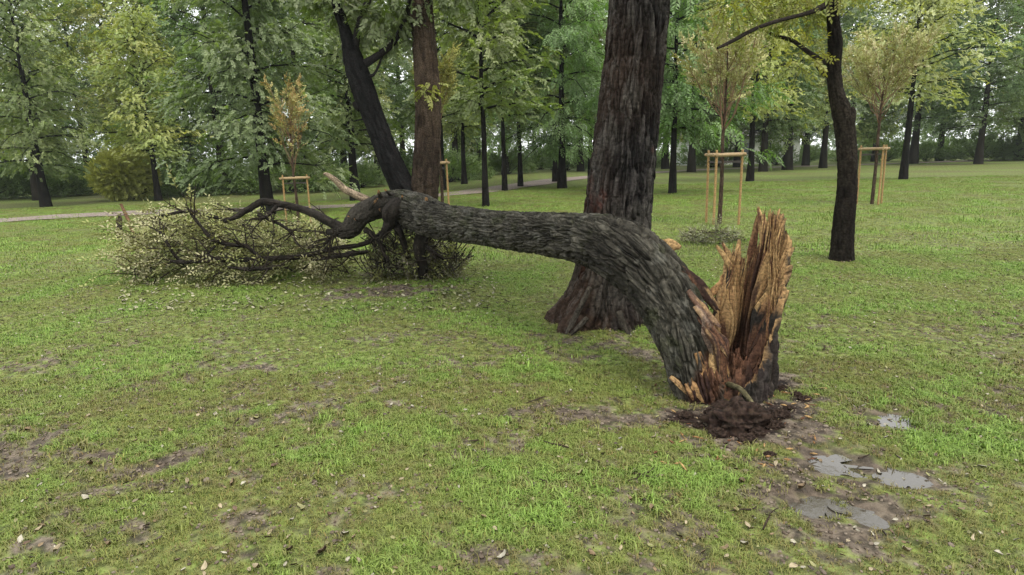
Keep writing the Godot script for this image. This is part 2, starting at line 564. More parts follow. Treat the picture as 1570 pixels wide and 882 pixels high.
func build_ground() -> void:
	var xs := steps(-260, -5.2, 5.6, 260, 0.045, 1.13)
	var zs := steps(-260, -9.2, -1.5, 30, 0.045, 1.10)
	var nu := xs.size() - 1
	var nv := zs.size() - 1
	var p := PackedVector3Array()
	var c := PackedColorArray()
	zs.reverse()
	for z in zs:
		for x in xs:
			var y := height(x, z)
			var s := soil_share(x, z)
			var bare := smoothstep(0.42, 0.62, s)
			var t1 := noise_b.get_noise_2d(x * 500.0, z * 500.0)
			var t2 := noise_a.get_noise_2d(x * 45.0 + 900.0, z * 45.0)
			var turf := Color(0.170, 0.215, 0.050).lerp(Color(0.195, 0.270, 0.062), clampf(0.5 + 0.9 * t2, 0, 1))
			var grass := turf.lerp(Color(0.155, 0.125, 0.068), clampf(0.25 + 0.9 * t1, 0, 0.8))
			var earth := Color(0.105, 0.080, 0.058).lerp(Color(0.20, 0.165, 0.125), clampf(0.5 + 0.8 * t2 + 0.5 * t1, 0, 1))
			var col := grass.lerp(earth, bare)
			for q in turned_soil:
				var w: float = (Vector2(x - q[0], z - q[1]).length() + 0.08 * t1) / q[2]
				if w < 1.0: col = col.lerp(Color(0.028, 0.019, 0.014), smoothstep(1.0, 0.7, w))
			if bare > 0.2 or -z < 9.0: y += 0.007 * t1
			p.append(Vector3(x, y, z))
			c.append(col)
	var g := part("ground", grid(p, c, nu, nv), coat(0.85, 1.1, 1.2, Color(0, 0, 0), 0.3), self)
	tag(g, "rough park lawn ground with bare muddy patches", "ground", "", "structure")

	# gravel path
	var pts := curve_through(path_line, 90)
	var pp := PackedVector3Array()
	var pc := PackedColorArray()
	for j in pts.size():
		var d: Vector3 = pts[mini(j + 1, 90)] - pts[maxi(j - 1, 0)]
		d.y = 0
		var n := Vector3(-d.z, 0, d.x).normalized()
		for i in 9:
			var o := (4 - i) / 4.0 * (1.25 + 0.1 * noise_b.get_noise_2d(j * 9.0, i * 3.0))
			var q: Vector3 = pts[j] + n * o
			q.y = height(q.x, q.z) + 0.03
			pp.append(q)
			var t := 0.5 + 0.6 * noise_b.get_noise_2d(q.x * 120.0, q.z * 120.0)
			pc.append(Color(0.27, 0.20, 0.175).lerp(Color(0.36, 0.29, 0.255), t))
	tag(part("path", grid(pp, pc, 8, pts.size() - 1), coat(0.9, 1.2, 0.6), self), "pale gravel path crossing the park lawn", "path", "", "structure")

	# standing water in the hollows
	var wet := StandardMaterial3D.new()
	wet.albedo_color = lin(0.06, 0.052, 0.04)
	wet.roughness = 0.05
	wet.metallic_specular = 0.5
	wet.normal_enabled = true
	wet.normal_texture = grain_normal
	wet.normal_scale = 0.04
	wet.uv1_triplanar = true
	wet.uv1_world_triplanar = true
	wet.uv1_scale = Vector3.ONE * 0.8
	for q in hollows:
		var mid := Vector2(q[0], q[1])
		for i in 13:                        # the lowest spot of the hollow
			for j in 13:
				var spot := Vector2(q[0] + (i - 6) * q[2] * 0.1, q[1] + (j - 6) * q[2] * 0.08)
				if bed(spot.x, spot.y) < bed(mid.x, mid.y): mid = spot
		var level: float = bed(mid.x, mid.y) + q[3] * 0.75
		var rim := []
		for i in 40:                        # water stays below most of the rim
			var a := TAU * i / 40.0
			rim.append(bed(q[0] + cos(a) * q[2] * 1.35, q[1] + sin(a) * q[2] * 1.1))
		rim.sort()
		level = minf(level, rim[12] - 0.002)
		if level < bed(mid.x, mid.y) + 0.003: continue
		var h := Heap.new()
		h.p.append(Vector3.ZERO); h.n.append(Vector3.UP); h.c.append(Color.WHITE)
		for i in 72:
			var a := TAU * i / 72.0
			var reach := 0.01
			while reach < q[2] * (1.1 + 0.25 * sin(a * 3.0 + q[0] * 9.0) + 0.12 * sin(a * 7.0)) and bed(mid.x + cos(a) * reach, mid.y + sin(a) * reach) < level: reach += 0.004
			reach += 0.015
			h.p.append(Vector3(cos(a) * reach, 0, sin(a) * reach))
			h.n.append(Vector3.UP); h.c.append(Color.WHITE)
			h.idx.append_array([0, 1 + i, 1 + (i + 1) % 72])
		tag(part("puddle", h.mesh(), wet, self, Vector3(mid.x, level, mid.y)), "shallow grey puddle standing in the worn lawn", "puddle", "puddles in the worn lawn", "structure")

func bed(x: float, z: float) -> float:                     # the ground with its crumbs, as the ground sheet is built
	return height(x, z) + 0.007 * noise_b.get_noise_2d(x * 500.0, z * 500.0)

func tuft(blades: int, tall: float, wide: float, reach: float, seed_no: int) -> ArrayMesh:
	var r := RandomNumberGenerator.new()
	r.seed = seed_no
	var h := Heap.new()
	for k in blades:
		var a := r.randf() * TAU
		var root := Vector3(cos(a * 1.7), 0, sin(a * 1.7)) * r.randf() * reach * 0.5
		var d := Vector3(cos(a), 0, sin(a))
		var across := Vector3(-d.z, 0, d.x) * wide * r.randf_range(0.6, 1.2)
		var l := tall * r.randf_range(0.55, 1.15)
		var bend := r.randf_range(0.25, 1.15)
		var m := root + d * l * bend * 0.3 + Vector3.UP * l * 0.55
		var tip := root + d * l * bend + Vector3.UP * l * (1.0 - bend * 0.45)
		var tone := r.randf_range(0.75, 1.2)
		var col := Color(tone, tone, tone)
		if r.randf() < 0.24: col = Color(1.35, 0.9, 0.95) * tone
		var b := h.p.size()
		var n0 := across.cross(m - root).normalized()
		var n1 := across.cross(tip - m).normalized()
		for v in [[root - across * 0.5 - Vector3.UP * 0.006, n0], [root + across * 0.5 - Vector3.UP * 0.006, n0], [m - across * 0.4, (n0 + n1).normalized()], [m + across * 0.4, (n0 + n1).normalized()], [tip, n1]]:
			h.p.append(v[0]); h.n.append(v[1]); h.c.append(col)
		h.idx.append_array([b, b + 2, b + 1, b + 1, b + 2, b + 3, b + 2, b + 4, b + 3])
	return h.mesh()

func clear_of_wood(x: float, z: float) -> bool:
	for q in no_grass:
		if Vector2(x - q[0], z - q[1]).length() < q[2]: return false
	return true

var no_grass: Array = []

func build_lawn() -> void:
	var hero := on_ground(925, 500)
	no_grass = [[hero.x, hero.z - 0.25, 0.3]]
	var st := on_ground(1128, 600)
	no_grass.append([st.x, st.z, 0.24])
	for q in turned_soil: no_grass.append([q[0], q[1], q[2] * 0.85])
	var blade := coat(0.55, 0.0, 0.0, Color(0.35, 0.45, 0.15), 0.35)
	var kinds := [tuft(12, 0.030, 0.0042, 0.08, 1), tuft(11, 0.022, 0.0055, 0.09, 2), tuft(12, 0.040, 0.0036, 0.07, 3), tuft(13, 0.055, 0.010, 0.24, 4)]
	var spots := [[], [], [], []]
	var tints := [[], [], [], []]
	for band in [[1.7, 4.6, 76000], [4.6, 9.5, 88000], [9.5, 32.0, 84000]]:
		for k in band[2]:
			var zd := sqrt(lerpf(band[0] * band[0], band[1] * band[1], rng.randf()))
			var x := rng.randf_range(-1.0, 1.0) * (zd * 1.0 + 0.7)
			var z := -zd
			var s := soil_share(x, z)
			if rng.randf() < smoothstep(0.20, 0.60, s) * 0.95: continue
			if zd < 9.0 and not clear_of_wood(x, z): continue
			var wet := false
			for q in hollows:
				if Vector2(x - q[0], z - q[1]).length() < q[2] * 0.8: wet = true
			if wet and rng.randf() < 0.8: continue
			var kind := 3
			if zd < 9.5: kind = [0, 0, 1, 1, 2][rng.randi() % 5]
			var lush := clampf(0.5 + 1.1 * noise_a.get_noise_2d(x * 70.0 + 40.0, z * 70.0) + 0.35 * noise_b.get_noise_2d(x * 200.0, z * 200.0), 0.0, 1.0)
			var col := Color(0.188, 0.200, 0.050).lerp(Color(0.185, 0.288, 0.052), lush)
			col = col.lerp(Color(0.17, 0.125, 0.055), 0.75 * smoothstep(0.12, 0.5, s)) * rng.randf_range(0.8, 1.2)
			var size := rng.randf_range(0.6, 1.25) * lerpf(0.7, 1.15, lush) * (1.6 if rng.randf() < 0.05 else 1.0)
			var b := Basis(Vector3.UP, rng.randf() * TAU).rotated(Vector3.RIGHT, rng.randf_range(-0.2, 0.2)).scaled(Vector3(size, size * rng.randf_range(0.7, 1.15), size))
			spots[kind].append(Transform3D(b, Vector3(x, height(x, z) - 0.003, z)))
			tints[kind].append(col)
	for k in 4:
		var names: String = ["fine short grass growing over the trodden lawn", "low spreading grass between the bare patches", "longer grass tufts standing in the lawn", "open bright grass across the far lawn"][k]
		tag(scatter("grass", kinds[k], blade, self, spots[k], tints[k]), names, "grass", "", "stuff")

func build_far_wood() -> void:
	var groups := "trees of the wood beyond the gravel path"
	var dark := {"base": 3.2, "top": 17.0, "radius": 4.6, "limbs": 34, "per_limb": 105, "rise0": 0.1, "rise1": 1.0, "droop": 0.25, "shape": "round", "spread": 1.2, "size": 0.85, "flat": 0.8, "limb_r": 0.07, "trunk_r": 0.30, "wood": Color(0.035, 0.030, 0.024), "spray": "coarse", "leaf": "green", "tints": [Color(0.137, 0.202, 0.086), Color(0.180, 0.264, 0.106), Color(0.220, 0.276, 0.138)], "nu": 10, "nv": 24}
	var light := dark.duplicate()
	light.tints = [Color(0.348, 0.411, 0.154), Color(0.267, 0.353, 0.138), Color(0.427, 0.450, 0.195)]
	light.leaf = "yellow"; light.radius = 4.0; light.top = 14.0; light.base = 2.6
	var grey := dark.duplicate()
	grey.tints = [Color(0.296, 0.356, 0.225), Color(0.363, 0.418, 0.260), Color(0.230, 0.302, 0.174)]
	grey.radius = 5.0; grey.top = 19.0; grey.base = 4.5
	var labels := ["tall dark green tree in the wood beyond the path", "yellow green tree in the wood beyond the path", "tall grey green tree in the wood beyond the path"]
	var proto := []
	var spots := [
		[0, -60, 42], [1, 60, 40], [0, 140, 52], [2, 190, 60], [1, 235, 44], [0, 300, 50], [0, 345, 42], [2, 420, 60], [0, 470, 44], [1, 530, 48], [0, 580, 52], [2, 620, 64], [0, 700, 50], [2, 735, 66], [0, 775, 58], [1, 715, 78], [2, 850, 70], [0, 890, 62], [0, 960, 58], [2, 1020, 62], [0, 1060, 50], [1, 1090, 66], [0, 1130, 62], [0, 1170, 47], [1, 1207, 50], [0, 1235, 60], [2, 1262, 52], [0, 1300, 64], [1, 1340, 70], [0, 1400, 58], [2, 1440, 66], [0, 1500, 52], [1, 1560, 60], [0, 1620, 56], [0, 660, 84], [0, 820, 88], [0, 1000, 84], [0, 1150, 86], [0, 1230, 90], [0, 1330, 92], [0, 400, 82], [0, 260, 78], [0, 540, 84], [0, 1440, 90], [0, 80, 74], [0, -30, 66], [0, -150, 44], [2, -230, 52], [1, -310, 46], [0, -400, 50], [0, -520, 48], [2, 1690, 58], [0, 1770, 52], [1, 1850, 60], [0, 1960, 54]]
	for i in spots.size():
		var q: Array = spots[i]
		var where := stand(q[1], q[2])
		if proto.size() < 3:
			for k in 3:
				proto.append(null)
		if proto[q[0]] == null:
			proto[q[0]] = park_tree("woodland_tree", labels[q[0]], groups, where, [dark, light, grey][q[0]])
		else:
			copy(proto[q[0]], where, i * 1.7, 0.85 + 0.35 * fmod(i * 0.618, 1.0))
	# the wood closes into one mass further off
	var fs := []
	var ft := []
	for k in 28000:
		var px := rng.randf_range(-600, 2100)
		var zd := rng.randf_range(84, 118)
		var g := stand(px, zd)
		var top := 13.0 + 7.0 * noise_a.get_noise_2d(px * 0.9, zd * 2.0) + 3.0 * noise_b.get_noise_2d(px * 2.0, zd)
		var y := top * pow(rng.randf(), 1.3)
		var lobe := noise_b.get_noise_3d(g.x * 9.0, y * 9.0, zd * 9.0)
		if lobe < -0.12: continue
		fs.append(aim(g + Vector3.UP * y, ball() + Vector3(0, -0.2, 0.4), Vector3.UP + ball(), rng.randf_range(1.2, 2.2)))
		ft.append(Color(0.11, 0.17, 0.075).lerp(Color(0.20, 0.26, 0.14), clampf(0.5 + 1.6 * lobe, 0, 1)) * rng.randf_range(0.8, 1.2))
	tag(scatter("distant_wood", sprays.coarse, leaf_mats.green, self, fs, ft), "distant mass of green wood closing off the park", "wood", "", "stuff")
	# low dark bushes under the trees
	var o := thing("woodland_bush", "low dark bush growing under the woodland trees", "bush", stand(300, 40), 0.0, "dark bushes under the woodland trees")
	var h := Heap.new()
	var sp := []
	var ti := []
	for i in 26:
		var d := (ball() + Vector3.UP * 0.8).normalized()
		h.limb([Vector3.ZERO - Vector3.UP * 0.05, d * 0.6, d * 1.2 + ball() * 0.15], [0.03, 0.02, 0.008], 4, Color(0.03, 0.025, 0.02))
	for i in 520:
		var d := ball()
		d = Vector3(d.x * 1.9, absf(d.y) * 1.45 + 0.08, d.z * 1.5)
		sp.append(aim(d, d + ball() * 0.6 + Vector3.UP * 0.3, Vector3.UP + ball() * 0.7, rng.randf_range(0.4, 0.7)))
		ti.append(Color(0.13, 0.19, 0.075).lerp(Color(0.20, 0.27, 0.11), rng.randf()))
	part("stems", h.mesh(), leaf_mats.bark, o)
	scatter("foliage", sprays.coarse, leaf_mats.green, o, sp, ti)
	var row := [[250, 41], [345, 42], [395, 44], [445, 41], [500, 43], [555, 46], [60, 44], [120, 46], [-20, 42], [690, 46], [720, 49], [1100, 66], [1190, 66], [1300, 70], [1360, 72], [1420, 66], [1500, 62], [1560, 60], [980, 66], [870, 66], [600, 52], [650, 54], [780, 60], [15, 52], [90, 55], [160, 50], [215, 52], [275, 48], [330, 55], [470, 50], [30, 62], [180, 66], [300, 68], [420, 66], [530, 60], [700, 70], [760, 72], [830, 74], [920, 74], [1000, 72], [1070, 74], [1240, 76], [1330, 78], [1450, 74], [1530, 70], [1600, 62]]
	for i in row.size():
		copy(o, stand(row[i][0], row[i][1]), i * 2.1, 0.95 + 0.75 * fmod(i * 0.618, 1.0))

func build_park_trees() -> void:
	var linden := {"base": 1.7, "top": 14.0, "radius": 3.7, "limbs": 46, "per_limb": 190, "rise0": 0.25, "rise1": 1.0, "droop": 0.5, "shape": "round", "spread": 0.8, "size": 0.8, "limb_r": 0.05, "trunk_r": 0.22, "wood": Color(0.022, 0.020, 0.018), "spray": "linden", "leaf": "green", "tints": [Color(0.161, 0.216, 0.102), Color(0.216, 0.270, 0.142), Color(0.271, 0.317, 0.179)], "hang": 0.9, "flat": 0.75}
	park_tree("linden_tree", "dense grey green tree with low drooping boughs behind the fallen crown", "", stand(411, 24.0), linden)
	var elm := linden.duplicate()
	elm.merge({"base": 1.9, "top": 13.0, "radius": 4.4, "limbs": 44, "per_limb": 90, "rise0": 0.15, "rise1": 0.8, "droop": 0.55, "spread": 0.8, "flat": 0.3, "spray": "drooping", "leaf": "fresh", "hang": 1.0, "trunk_r": 0.19, "tints": [Color(0.180, 0.268, 0.115), Color(0.244, 0.345, 0.155), Color(0.300, 0.400, 0.189)], "size": 1.0}, true)
	park_tree("drooping_tree", "bright green tree with layered drooping boughs behind the big trunk", "", stand(862, 31.0), elm)
	elm.merge({"radius": 3.4, "trunk_r": 0.13, "base": 2.3, "top": 11.0, "limbs": 36}, true)
	park_tree("drooping_tree", "slender bright green tree standing between the big trunk and the staked sapling", "", stand(1031, 24.5), elm)
	var thin := linden.duplicate()
	thin.merge({"base": 2.9, "top": 10.0, "radius": 2.3, "limbs": 30, "per_limb": 70, "droop": 0.2, "spread": 0.55, "trunk_r": 0.10, "limb_r": 0.05, "spray": "linden", "tints": [Color(0.183, 0.234, 0.102), Color(0.246, 0.291, 0.132), Color(0.289, 0.320, 0.161)], "size": 0.9, "hang": 0.4}, true)
	park_tree("young_park_tree", "thin dark stemmed tree standing on the lawn before the path", "", stand(745, 20.5), thin)
	thin.merge({"top": 11.0, "base": 3.4, "trunk_r": 0.12}, true)
	var lime := park_tree("young_park_tree", "slim olive green tree at the near edge of the path", "slim trees along the path", stand(774, 30.0), thin)
	copy(lime, stand(798, 33.0), 1.4, 1.05)
	copy(lime, stand(851, 38.5), 2.9, 1.25)
	copy(lime, stand(905, 37.0), 4.1, 1.1)
	copy(lime, stand(680, 34.0), 5.1, 1.1)
	var gold := linden.duplicate()
	gold.merge({"base": 3.4, "top": 11.5, "radius": 3.6, "limbs": 36, "per_limb": 150, "droop": 0.3, "spread": 0.8, "leaf": "yellow", "size": 0.62, "trunk_r": 0.17, "tints": [Color(0.489, 0.537, 0.212), Color(0.417, 0.484, 0.206), Color(0.545, 0.568, 0.247)], "hang": 0.6}, true)
	park_tree("golden_tree", "yellow green tree with wide airy crown behind the slim dark trunk", "", stand(1150, 33.0), gold)
	gold.merge({"tints": [Color(0.456, 0.500, 0.248), Color(0.398, 0.459, 0.236), Color(0.496, 0.522, 0.286)], "base": 3.8, "top": 10.5}, true)
	park_tree("golden_tree", "pale olive tree behind the staked sapling with the leaning rails", "", stand(1385, 31.0), gold)
	gold.merge({"tints": [Color(0.436, 0.510, 0.197), Color(0.339, 0.417, 0.162), Color(0.496, 0.522, 0.215)], "radius": 2.8, "base": 2.5, "top": 10.0}, true)
	park_tree("golden_tree", "yellow green tree between the round shrub and the dense drooping tree", "", stand(243, 36.0), gold)
	gold.merge({"radius": 2.2, "base": 3.4, "top": 8.5, "limbs": 24}, true)
	park_tree("golden_tree", "small golden green tree beyond the twin trunks", "", stand(712, 40.0), gold)
	var olive := linden.duplicate()
	olive.merge({"base": 2.0, "top": 12.0, "radius": 3.6, "per_limb": 100, "limbs": 40, "tints": [Color(0.214, 0.261, 0.115), Color(0.294, 0.336, 0.160), Color(0.183, 0.234, 0.102)]}, true)
	park_tree("broad_tree", "broad olive green tree beside the round shrub", "", stand(70, 33.0), olive)
	olive.merge({"base": 2.5, "radius": 3.2}, true)
	park_tree("broad_tree", "olive green tree closing the gap behind the dark leaning trunk", "", stand(545, 31.0), olive)
	# rounded shrub
	var s := thing("round_shrub", "rounded clipped yellow green shrub by the gravel path", "shrub", stand(196, 37.0))
	var h := Heap.new()
	var sp := []
	var ti := []
	for i in 30:
		var d := (ball() + Vector3.UP * 0.9).normalized()
		h.limb([Vector3(0, -0.05, 0) + ball() * 0.3 * Vector3(1, 0, 1), d * 1.0, d * 1.8], [0.04, 0.03, 0.01], 4, Color(0.03, 0.025, 0.02))
	for i in 4200:
		var d := ball().normalized() * rng.randf_range(0.62, 1.0)
		d = Vector3(d.x * 1.55, d.y * 1.25 + 1.45, d.z * 1.5)
		sp.append(aim(d, (d - Vector3(0, 1.2, 0)) + ball() * 0.6, d - Vector3(0, 1.4, 0) + ball() * 0.5, rng.randf_range(0.7, 1.1)))
		ti.append(Color(0.33, 0.36, 0.10).lerp(Color(0.42, 0.43, 0.14), rng.randf()))
	part("stems", h.mesh(), leaf_mats.bark, s)
	scatter("foliage", sprays.linden, leaf_mats.yellow, s, sp, ti)
	# white building glimpsed through the trunks
	var b := thing("white_building", "long low white building glimpsed between the far trunks", "building", stand(1140, 74.0))
	var white := StandardMaterial3D.new()
	white.albedo_color = lin(0.75, 0.75, 0.74); white.roughness = 0.8
	var slate := StandardMaterial3D.new()
	slate.albedo_color = lin(0.12, 0.11, 0.11); slate.roughness = 0.8
	var glass := StandardMaterial3D.new()
	glass.albedo_color = lin(0.03, 0.035, 0.04); glass.roughness = 0.1
	var wall := BoxMesh.new(); wall.size = Vector3(13, 3.2, 6)
	part("wall", wall, white, b, Vector3(0, 1.5, -3))
	var roof := PrismMesh.new(); roof.size = Vector3(7.0, 1.7, 14.0)
	part("roof", roof, slate, b, Vector3(0, 3.95, -3)).rotation.y = PI / 2
	for k in 5:
		var pane := BoxMesh.new(); pane.size = Vector3(1.1, 1.3, 0.06)
		part("window", pane, glass, b, Vector3(-5.2 + k * 2.6, 1.75, 0.02))

# ---------------------------------------------------------------- the trees that stand near
func build_hero_tree() -> void:
	var foot := on_ground(925, 503) + Vector3(0, 0, -0.3)
	var zd := -foot.z
	var t := thing("big_tree", "large dark tree trunk with flared roots standing behind the fallen trunk", "tree", foot)
	var spec := [[922, 520, zd, 60], [926, 480, zd, 55], [938, 410, zd, 50], [948, 320, zd, 48], [957, 240, zd, 48], [968, 140, zd, 46], [977, 40, zd, 45], [984, -60, zd, 44], [990, -200, zd, 42], [994, -400, zd, 38]]
	var pl := pixel_log(spec)
	var line := moved(pl[0], foot)
	line[0].y = -0.12
	var lobes := [[0.55, 1.3], [1.15, 0.7], [2.35, 1.5], [3.3, 1.0], [4.4, 0.8], [5.7, 1.2]]
	var swell := func(mid: Vector3, o: Vector3, rr: float, _th, _v, _s):
		var up := maxf(0.0, mid.y)
		var az := atan2(o.z, o.x)
		var lobe := 0.0
		for l in lobes: lobe += l[1] * exp(-pow(angle_difference(az, l[0]) / 0.27, 2.0))
		lobe += 0.5 * noise_a.get_noise_2d(az * 60.0, up * 80.0)
		return mid + o * (rr + (0.04 + 0.13 * lobe) * exp(-up / 0.20) + 0.03 * lobe * exp(-up / 0.7))
	var paint := func(th: float, s: float, _v, pos: Vector3, tone: float, ridge: float):
		var c := Color(0.026, 0.0235, 0.022) * (1.0 + 0.45 * tone)
		c = blend(c, Color(0.056, 0.037, 0.027) * (1.0 + 0.4 * tone), 0.5 + 1.4 * noise_a.get_noise_3d(pos.x * 60.0, pos.y * 35.0, pos.z * 60.0) - 0.45 * (s - 1.6))
		# reddish algae on one flank and grey scuffed bark near the roots
		var red := smoothstep(0.05, 0.35, noise_b.get_noise_3d(pos.x * 190.0, pos.y * 90.0, pos.z * 190.0) + 0.85 * exp(-pow((pos.y - 0.95) / 0.42, 2.0)) * exp(-pow((pos.x + 0.14) / 0.17, 2.0)) - 0.45)
		c = blend(c, Color(0.080, 0.030, 0.022) * (1.0 + 0.5 * tone), red * 0.6)
		var grey := smoothstep(0.1, 0.4, noise_b.get_noise_3d(pos.x * 130.0 + 60.0, pos.y * 70.0, pos.z * 130.0) + 0.25 * exp(-pow((pos.y - 0.5) / 0.5, 2.0)) - 0.05)
		c = blend(c, Color(0.085, 0.078, 0.067) * (1.0 + 0.3 * tone), grey * 0.5)
		return blend(c, Color(0.092, 0.083, 0.074), smoothstep(0.35, 1.0, tone) * 0.55)   # weathered strips
	part("trunk", log_mesh(line, pl[1], 300, 900, 0.032, 0.044, 5.5, 0.06, paint, swell), coat(0.85, 3.0, 1.0, Color(0, 0, 0), 0.2), t)
	for q in [[[948, 478, 6], [955, 495, 5], [962, 508, 4], [972, 524, 2.5]], [[905, 440, 4], [890, 470, 4.5], [876, 497, 4], [868, 512, 2]], [[900, 488, 4], [888, 500, 4], [872, 517, 2.5]]]:
		var rs := []
		for k in q.size(): rs.append([q[k][0], q[k][1], zd - 0.42 - 0.05 * k, q[k][2]])
		var rp := pixel_log(rs)
		var pts := moved(rp[0], foot)
		var rpaint := func(_th, _s, _v, _pos, tone, _r): return Color(0.075, 0.065, 0.052) * (1.0 + 0.4 * tone)
		part("root", log_mesh(pts, rp[1], 14, 40, 0.006, 0.03, 4.0, 0.1, rpaint), leaf_mats.bark, t)
	var wood := Heap.new()
	var sp := []
	var ti := []
	crown({"base": 5.2, "top": line[-1].y + 2.5, "radius": 4.0, "limbs": 16, "per_limb": 40, "rise0": 0.5, "rise1": 1.1, "droop": 0.1, "shape": "vase", "spread": 0.8, "size": 1.0, "limb_r": 0.12, "wood": Color(0.05, 0.045, 0.04), "tints": [Color(0.12, 0.16, 0.06), Color(0.16, 0.19, 0.08)]}, line, wood, sp, ti)
	part("limbs", wood.mesh(), leaf_mats.bark, t)
	scatter("crown", sprays.linden, leaf_mats.green, t, sp, ti)

func tuft_of_leaves(px: float, py: float, zd: float, wide_px: float, count: int, tints: Array, foot: Vector3, sp: Array, ti: Array, size: float, hang := 0.4) -> void:
	var c := at(px, py, zd) - foot
	var r := wide_px * metres(px, py, zd)
	for k in count:
		var o := ball() * r
		o.y *= 0.75
		var axis := o.normalized() + ball() * 0.8 + Vector3.DOWN * hang
		sp.append(aim(c + o, axis, Vector3.UP + ball() * 0.8, size * rng.randf_range(0.7, 1.2)))
		ti.append(tints[rng.randi() % tints.size()].lerp(tints[rng.randi() % tints.size()], rng.randf()) * rng.randf_range(0.85, 1.15))

func build_twin_tree() -> void:
	var foot := stand(641, 14.5)
	var z := 14.5
	var t := thing("twin_tree", "old tree forked from the ground into a black leaning stem and a brown upright stem", "tree", foot)
	var right := pixel_log([[645, 345, z, 26], [649, 310, z, 22], [655, 230, z, 20], [656, 150, z, 19.5], [650, 60, z, 18], [643, 0, z, 18.5], [638, -90, z, 17], [640, -260, z, 12]])
	var left := pixel_log([[636, 345, z, 22], [625, 305, z, 19], [600, 250, z, 17.5], [575, 185, z, 16.5], [556, 135, z, 18], [543, 95, z, 16], [530, 50, z, 9], [518, 10, z, 8], [508, -60, z, 7]])
	var pr := func(_th, _s, _v, pos: Vector3, tone: float, _r):
		var k := 0.5 + 1.3 * noise_a.get_noise_3d(pos.x * 50.0, pos.y * 30.0, pos.z * 50.0)
		return blend(Color(0.042, 0.031, 0.023), Color(0.078, 0.056, 0.040), k) * (1.0 + 0.4 * tone)
	var pk := func(_th, _s, _v, _pos, tone: float, _r): return Color(0.017, 0.016, 0.016) * (1.0 + 0.45 * tone)
	part("brown_stem", log_mesh(moved(right[0], foot), right[1], 64, 260, 0.03, 0.075, 4.0, 0.06, pr), leaf_mats.bark, t)
	part("black_stem", log_mesh(moved(left[0], foot), left[1], 64, 260, 0.025, 0.07, 4.0, 0.07, pk), leaf_mats.bark, t)
	var h := Heap.new()
	for spec in [[[556, 100, z, 7], [580, 85, z, 5.5], [600, 68, z, 5], [615, 45, z, 4.5], [625, 15, z - 0.5, 4], [640, -40, z - 1, 3]], [[543, 88, z, 7], [546, 60, z, 6], [553, 30, z, 5.5], [566, -5, z, 5], [575, -60, z, 3]], [[553, 165, z, 8], [545, 160, z, 6], [541, 158, z, 2]], [[560, 115, z, 5], [575, 112, z, 2], [600, 60, z + .2, 2], [640, 58, z + .4, 1.5]]]:
		var q := pixel_log(spec)
		h.limb(curve_through(moved(q[0], foot), 14), curve_through(q[1], 14), 9, Color(0.032, 0.030, 0.029))
	part("limbs", h.mesh(), leaf_mats.bark, t)
	var sp := []
	var ti := []
	var tone := [Color(0.16, 0.195, 0.095), Color(0.20, 0.225, 0.13), Color(0.13, 0.165, 0.07)]
	for q in [[590, 20, 42, 90], [560, 45, 26, 40], [545, 70, 18, 22], [605, 55, 20, 28], [520, 5, 30, 45], [640, -40, 70, 120], [500, -50, 70, 120], [575, 0, 40, 80], [700, -35, 55, 90], [470, -30, 50, 60]]:
		tuft_of_leaves(q[0], q[1], z + rng.randf_range(-0.8, 0.8), q[2], q[3], tone, foot, sp, ti, 0.85)
	for q in [[657, 140, 12, 9], [650, 135, 9, 6], [665, 128, 8, 5]]:
		tuft_of_leaves(q[0], q[1], z - 0.45, q[2], q[3], [Color(0.33, 0.31, 0.09), Color(0.27, 0.28, 0.09)], foot, sp, ti, 0.6)
	scatter("crown", sprays.linden, leaf_mats.green, t, sp, ti)

